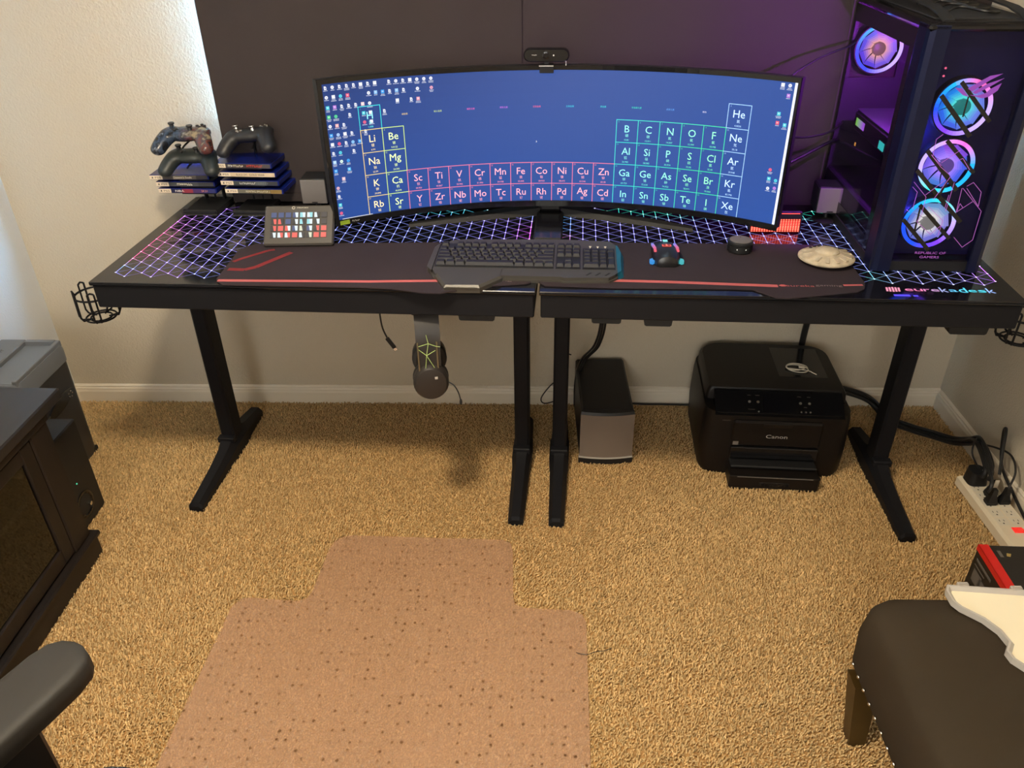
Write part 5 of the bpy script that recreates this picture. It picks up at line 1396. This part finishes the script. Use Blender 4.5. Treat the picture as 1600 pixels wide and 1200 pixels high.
def inset(pts, d):
    out = []; n_ = len(pts); area = sum(pts[i][0] * pts[(i + 1) % n_][1] - pts[(i + 1) % n_][0] * pts[i][1] for i in range(n_)); sg = 1 if area > 0 else -1
    for i in range(n_):
        a, b, c_ = Vector(pts[i - 1]), Vector(pts[i]), Vector(pts[(i + 1) % n_])
        d1 = (b - a).normalized(); d2 = (c_ - b).normalized(); n1 = Vector((-d1.y, d1.x)) * sg; n2 = Vector((-d2.y, d2.x)) * sg
        m_ = (n1 + n2); m_ = m_ / max(.3, m_.length_squared) * 2
        out.append((b.x + m_.x * d, b.y + m_.y * d))
    return out
i1 = inset(loc_, .010); n_ = len(loc_)
rim = MB()
rings = [[(x, y, 0) for x, y in loc_], [(x, y, .014) for x, y in loc_], [(x, y, .014) for x, y in inset(loc_, .004)], [(x, y, .008) for x, y in i1], [(x, y, .003) for x, y in i1]]
rim.loft(rings, caps=False); rim.add([(x, y, 0.0) for x, y in loc_], [tuple(range(n_))])
part('rim', rim, MT['tray_pl'], ty_, 30)
part('insert', MB().prism(i1, .0012, .0075), MT['tray_in'], ty_)
for x, y in ((.845, 1.143), (.945, 1.135), (1.05, 1.127)):
    part('clip_tab', MB().box(x - tcx - .011, x - tcx + .011, y - tcy, y - tcy + .010, .003, .012, .002).box(x - tcx - .007, x - tcx + .007, y - tcy + .003, y - tcy + .006, .012, .0145, .001), MT['tray_pl'], ty_)

# ================================================================== left side furniture
MT['wood'] = mat('espresso_wood', srgb(30, 24, 21), .45, spec=.3, var=(5, .25), wood=(6, 1, 1))
MT['wood_v'] = mat('espresso_wood_upright', srgb(30, 24, 21), .45, spec=.3, var=(5, .25), wood=(6, 6, 1))
MT['wood_top'] = mat('espresso_wood_top', srgb(34, 31, 31), .4, var=(5, .15), wood=(6, 1, 1))
cb = thing('media_cabinet', 'dark wood media cabinet with glass door along the left wall', 'cabinet', (-1.42, 1.10, 0), 0)
X0, X1, Y0, Y1 = -.205, .215, -.55, .465
part('top', MB().box(X0 - .005, X1 + .012, Y0 - .02, Y1 + .070, .470, .500, .004), MT['wood_top'], cb)
part('plinth', MB().box(X0, X1 + .008, Y0 - .01, Y1 + .012, 0.0, .070, .004).box(X0, X1 + .016, Y0 - .015, Y1 + .018, .062, .078, .004), MT['wood'], cb)
part('side_panel', MB().box(X0, X1 - .02, Y1 - .022, Y1, .078, .470, .002), MT['wood_v'], cb)
part('side_panel', MB().box(X0, X1 - .02, Y0, Y0 + .022, .078, .470, .002), MT['wood_v'], cb)
part('back_panel', MB().box(X0, X0 + .008, Y0 + .022, Y1 - .022, .078, .470), MT['wood_v'], cb)
part('bottom_shelf', MB().box(X0 + .008, X1 - .02, Y0 + .022, Y1 - .022, .078, .095), MT['wood'], cb)
part('shelf', MB().box(X0 + .008, X1 - .05, Y0 + .022, Y1 - .022, .268, .282), MT['wood'], cb)
for y0, y1 in ((Y1 - .075, Y1), (Y0, Y0 + .075), (-.08, -.02)):
    part('stile', MB().box(X1 - .020, X1, y0, y1, .078, .470, .004), MT['wood_v'], cb)
part('cornice', MB().box(X1 - .020, X1 + .004, Y0, Y1 + .004, .448, .470, .003), MT['wood'], cb)
MT['cab_glass'] = glass('cabinet_glass', (.55, .55, .55), .16)
for y0, y1 in ((-.02, Y1 - .075), (Y0 + .075, -.08)):
    fw = .045
    dr_ = MB(); xa, xb = X1 - .016, X1 - .002
    dr_.box(xa, xb, y0 + .002, y0 + fw, .084, .446, .003).box(xa, xb, y1 - fw, y1 - .002, .084, .446, .003).box(xa, xb, y0 + fw, y1 - fw, .084, .130, .003).box(xa, xb, y0 + fw, y1 - fw, .405, .446, .003)
    d_ = part('door', dr_, MT['wood_v'], cb)
    part('pane', MB().box(X1 - .011, X1 - .008, y0 + fw, y1 - fw, .130, .405), MT['cab_glass'], d_)
    part('knob', MB().ball((X1 + .008, y0 + .02, .30), .009, 12, 8), MT['silver'], d_, 60)
    part('knob_stem', MB().lathe([(.004, -.004), (.004, .006)], 8, (X1, y0 + .02, .30), 'x'), MT['silver'], d_)
mbx = thing('media_box', 'flat grey media box inside the glass-doored cabinet', 'media player', (-1.40, 1.36, .282), 0)
part('body', MB().box(-.09, .09, -.12, .06, .004, .045, .006), MT['puck_top'], mbx)
part('front_trim', MB().box(.090, .092, -.115, .055, .012, .018), MT['silver'], mbx)
for y in (-.10, .04): part('foot', MB().lathe([(.012, 0), (.012, .005)], 12, (0, y, 0)), MT['rubber'], mbx)
# slim black speaker between cabinet and appliance
s2 = thing('floor_speaker', 'black floor speaker with round port beside the media cabinet', 'speaker', (-1.44, 1.68, 0), 0)
part('cabinet', MB().box(-.155, .155, -.090, .095, .004, .310, .004), MT['plastic'], s2)
vs2, fs = marks(0, 0, .034, .005); mb = MB(); mb.M = Matrix.Translation((.125, -.035, .3104)) @ Matrix.Rotation(PI / 2, 4, 'Z'); mb.add([(x, y, 0) for x, y in vs2], fs); part('maker_lettering', mb, MT['silver'], s2)
pt_ = MB(); pt_.lathe([(.034, .156), (.034, .152), (.026, .150), (.022, .120)], 28, (0, .012, .072), 'x'); pt = part('port', MB().lathe([(.040, .1535), (.040, .1575), (.034, .1580), (.030, .1545)], 32, (0, .012, .072), 'x', loop=True), MT['gloss'], s2, 40)
part('port_cone', MB().lathe([(.030, .1550), (.018, .1552), (.006, .1556)], 24, (0, .012, .072), 'x'), MT['rubber'], pt, 40)
part('dial', MB().lathe([(.006, .1550), (.006, .160), (.004, .161)], 14, (0, .030, .060), 'x'), MT['chrome'], s2, 40)
part('power_light', MB().ball((.1552, .008, .148), .0022, 8, 6, col=(.1, .9, .5)), MT['E1'], s2)
part('foot', MB().box(-.15, .15, -.085, .09, 0, .005), MT['rubber'], s2)
# grey appliance with recessed handle
MT['ap_top'] = mat('grey_appliance_lid', srgb(104, 108, 114), .4, bump=(900, .1, .0004))
MT['ap'] = mat('dark_appliance_body', srgb(40, 40, 42), .4, bump=(900, .1, .0004))
ap = thing('shredder', 'dark grey floor appliance with recessed lid behind the speaker', 'appliance', (-1.530, 1.925, 0), 0)
bp_ = rrect(-.098, .098, -.125, .130, .02, .03)
part('bin', MB().loft([[(x * .95, y * .97, .006) for x, y in bp_], [(x, y, .345) for x, y in bp_]]), MT['ap'], ap, 35)
hp_ = rrect(-.102, .102, -.129, .134, .022, .035)
part('head', MB().loft([[(x, y, .346) for x, y in hp_], [(x, y, .380) for x, y in hp_], [(x * .96, y * .97, .398) for x, y in hp_]]), MT['ap_top'], ap, 35)
part('lid_ridge', MB().box(-.085, -.006, -.120, .118, .390, .412, .003).box(.082, .096, -.120, .118, .390, .410, .002).box(-.006, .082, .104, .118, .390, .411, .001), MT['ap_top'], ap)
part('handle_recess', MB().box(-.004, .080, -.118, .099, .3982, .3990), MT['ap_top'], ap)
vs2, fs = marks(0, 0, .11, .012); mb = MB(); mb.M = Matrix.Translation((-.040, .0, .4124)) @ Matrix.Rotation(PI / 2, 4, 'Z'); mb.add([(x, y, 0) for x, y in vs2], fs); part('maker_lettering', mb, MT['ap'], ap)
wn = MB(); wn.M = Matrix.Translation((.098, .02, .245)) @ Matrix.Rotation(.12, 4, 'X')
wn.loft([[(.003 * k, a * math.cos(t) , b * math.sin(t)) for t in [2 * PI * i / 24 for i in range(24)]] for k, a, b in ((0, .075, .022), (1, .072, .019))])
part('window', wn, MT['gloss'], ap, 40)
for i in range(5):
    a = i * 1.25
    part('window_light', MB().ball((.1016, .070 + .010 * math.cos(a), .248 + .009 * math.sin(a)), .0024, 8, 6), MT['chrome'], ap)
for y in (-.10, .11):
    for x in (-.07, .085): part('caster', MB().lathe([(.012, -.008), (.012, .008)], 14, (x, y, .012), 'x'), MT['rubber'], ap, 40)

# ================================================================== office chair, mostly below the frame
oc = thing('office_chair', 'black office chair armrest reaching in at the lower left', 'chair', (-.475, .500, .0092), -.40)
MT['arm'] = mat('armrest_pad', srgb(46, 44, 42), .6, spec=.3)
for sx in (-1, 1):
    rr = []
    for y, w2, dz in ((-.150, .028, .006), (-.142, .040, .002), (-.10, .046, 0), (.06, .048, 0), (.105, .047, .001), (.130, .041, .003), (.143, .029, .006), (.149, .012, .010)):
        ring = []
        for i in range(20):
            a = 2 * PI * i / 20; cx_, sz = math.cos(a), math.sin(a)
            ring.append((sx * .25 + w2 * abs(cx_) ** .4 * (1 if cx_ >= 0 else -1), y, .618 + (.022 - dz * .5) * abs(sz) ** .4 * (1 if sz >= 0 else -1)))
        rr.append(ring)
    part('arm_pad', MB().loft(rr), MT['arm'], oc, 60)
    ar = part('arm_post', MB().box(sx * .25 - .018, sx * .25 + .018, -.055, .055, .455, .600, .006), MT['plastic'], oc)
    part('arm_bracket', MB().box(min(sx * .16, sx * .27), max(sx * .16, sx * .27), -.05, .05, .400, .425, .004).box(sx * .25 - .02, sx * .25 + .02, -.055, .055, .42, .46, .004), MT['plastic'], oc)
    part('arm_button', MB().lathe([(.009, .0), (.009, .006), (.006, .009)], 14, (sx * .25 + .036, .105, .610), 'x'), MT['chrome'], oc, 40)
sp2 = rrect(-.225, .225, -.24, .100, .05, .09)
part('seat', MB().loft([[(x * .95, y * .95, .425) for x, y in sp2], [(x, y, .445) for x, y in sp2], [(x, y, .470) for x, y in sp2], [(x * .94, y * .94, .490) for x, y in sp2]]), MT['rubber'], oc, 50)
rb = []
for z, w2, y in ((.47, .12, -.215), (.50, .17, -.220), (.60, .20, -.235), (.70, .21, -.243), (.80, .21, -.250), (.89, .195, -.260), (.93, .17, -.265), (.955, .12, -.268), (.962, .06, -.268)):
    rb.append([(w2 * abs(math.cos(a)) ** .45 * (1 if math.cos(a) >= 0 else -1), y + .035 * (math.cos(a)) ** 2 + .026 * abs(math.sin(a)) ** .6 * (1 if math.sin(a) >= 0 else -1), z) for a in [2 * PI * i / 24 for i in range(24)]])
part('backrest', MB().loft(rb), MT['rubber'], oc, 40)
part('gas_column', MB().lathe([(.028, .07), (.028, .25), (.016, .25), (.016, .43)], 18), MT['plastic'], oc, 40)
for i in range(5):
    a = 2 * PI * i / 5 + .3
    mb = MB(); mb.M = Matrix.Rotation(a, 4, 'Z'); mb.loft([[(x, -w2, z0), (x, w2, z0), (x, w2 * .7, z1), (x, -w2 * .7, z1)] for x, w2, z0, z1 in ((.015, .030, .07, .115), (.15, .024, .065, .095), (.28, .018, .056, .078))])
    part('base_leg', mb, MT['plastic'], oc, 40)
    cw = MB(); cw.M = Matrix.Rotation(a, 4, 'Z')
    cw.lathe([(.024, -.012), (.027, -.008), (.027, .008), (.024, .012)], 18, (.265, 0, .0272), 'y').box(.257, .273, -.005, .005, .03, .06)
    part('caster', cw, MT['rubber'], oc, 40)
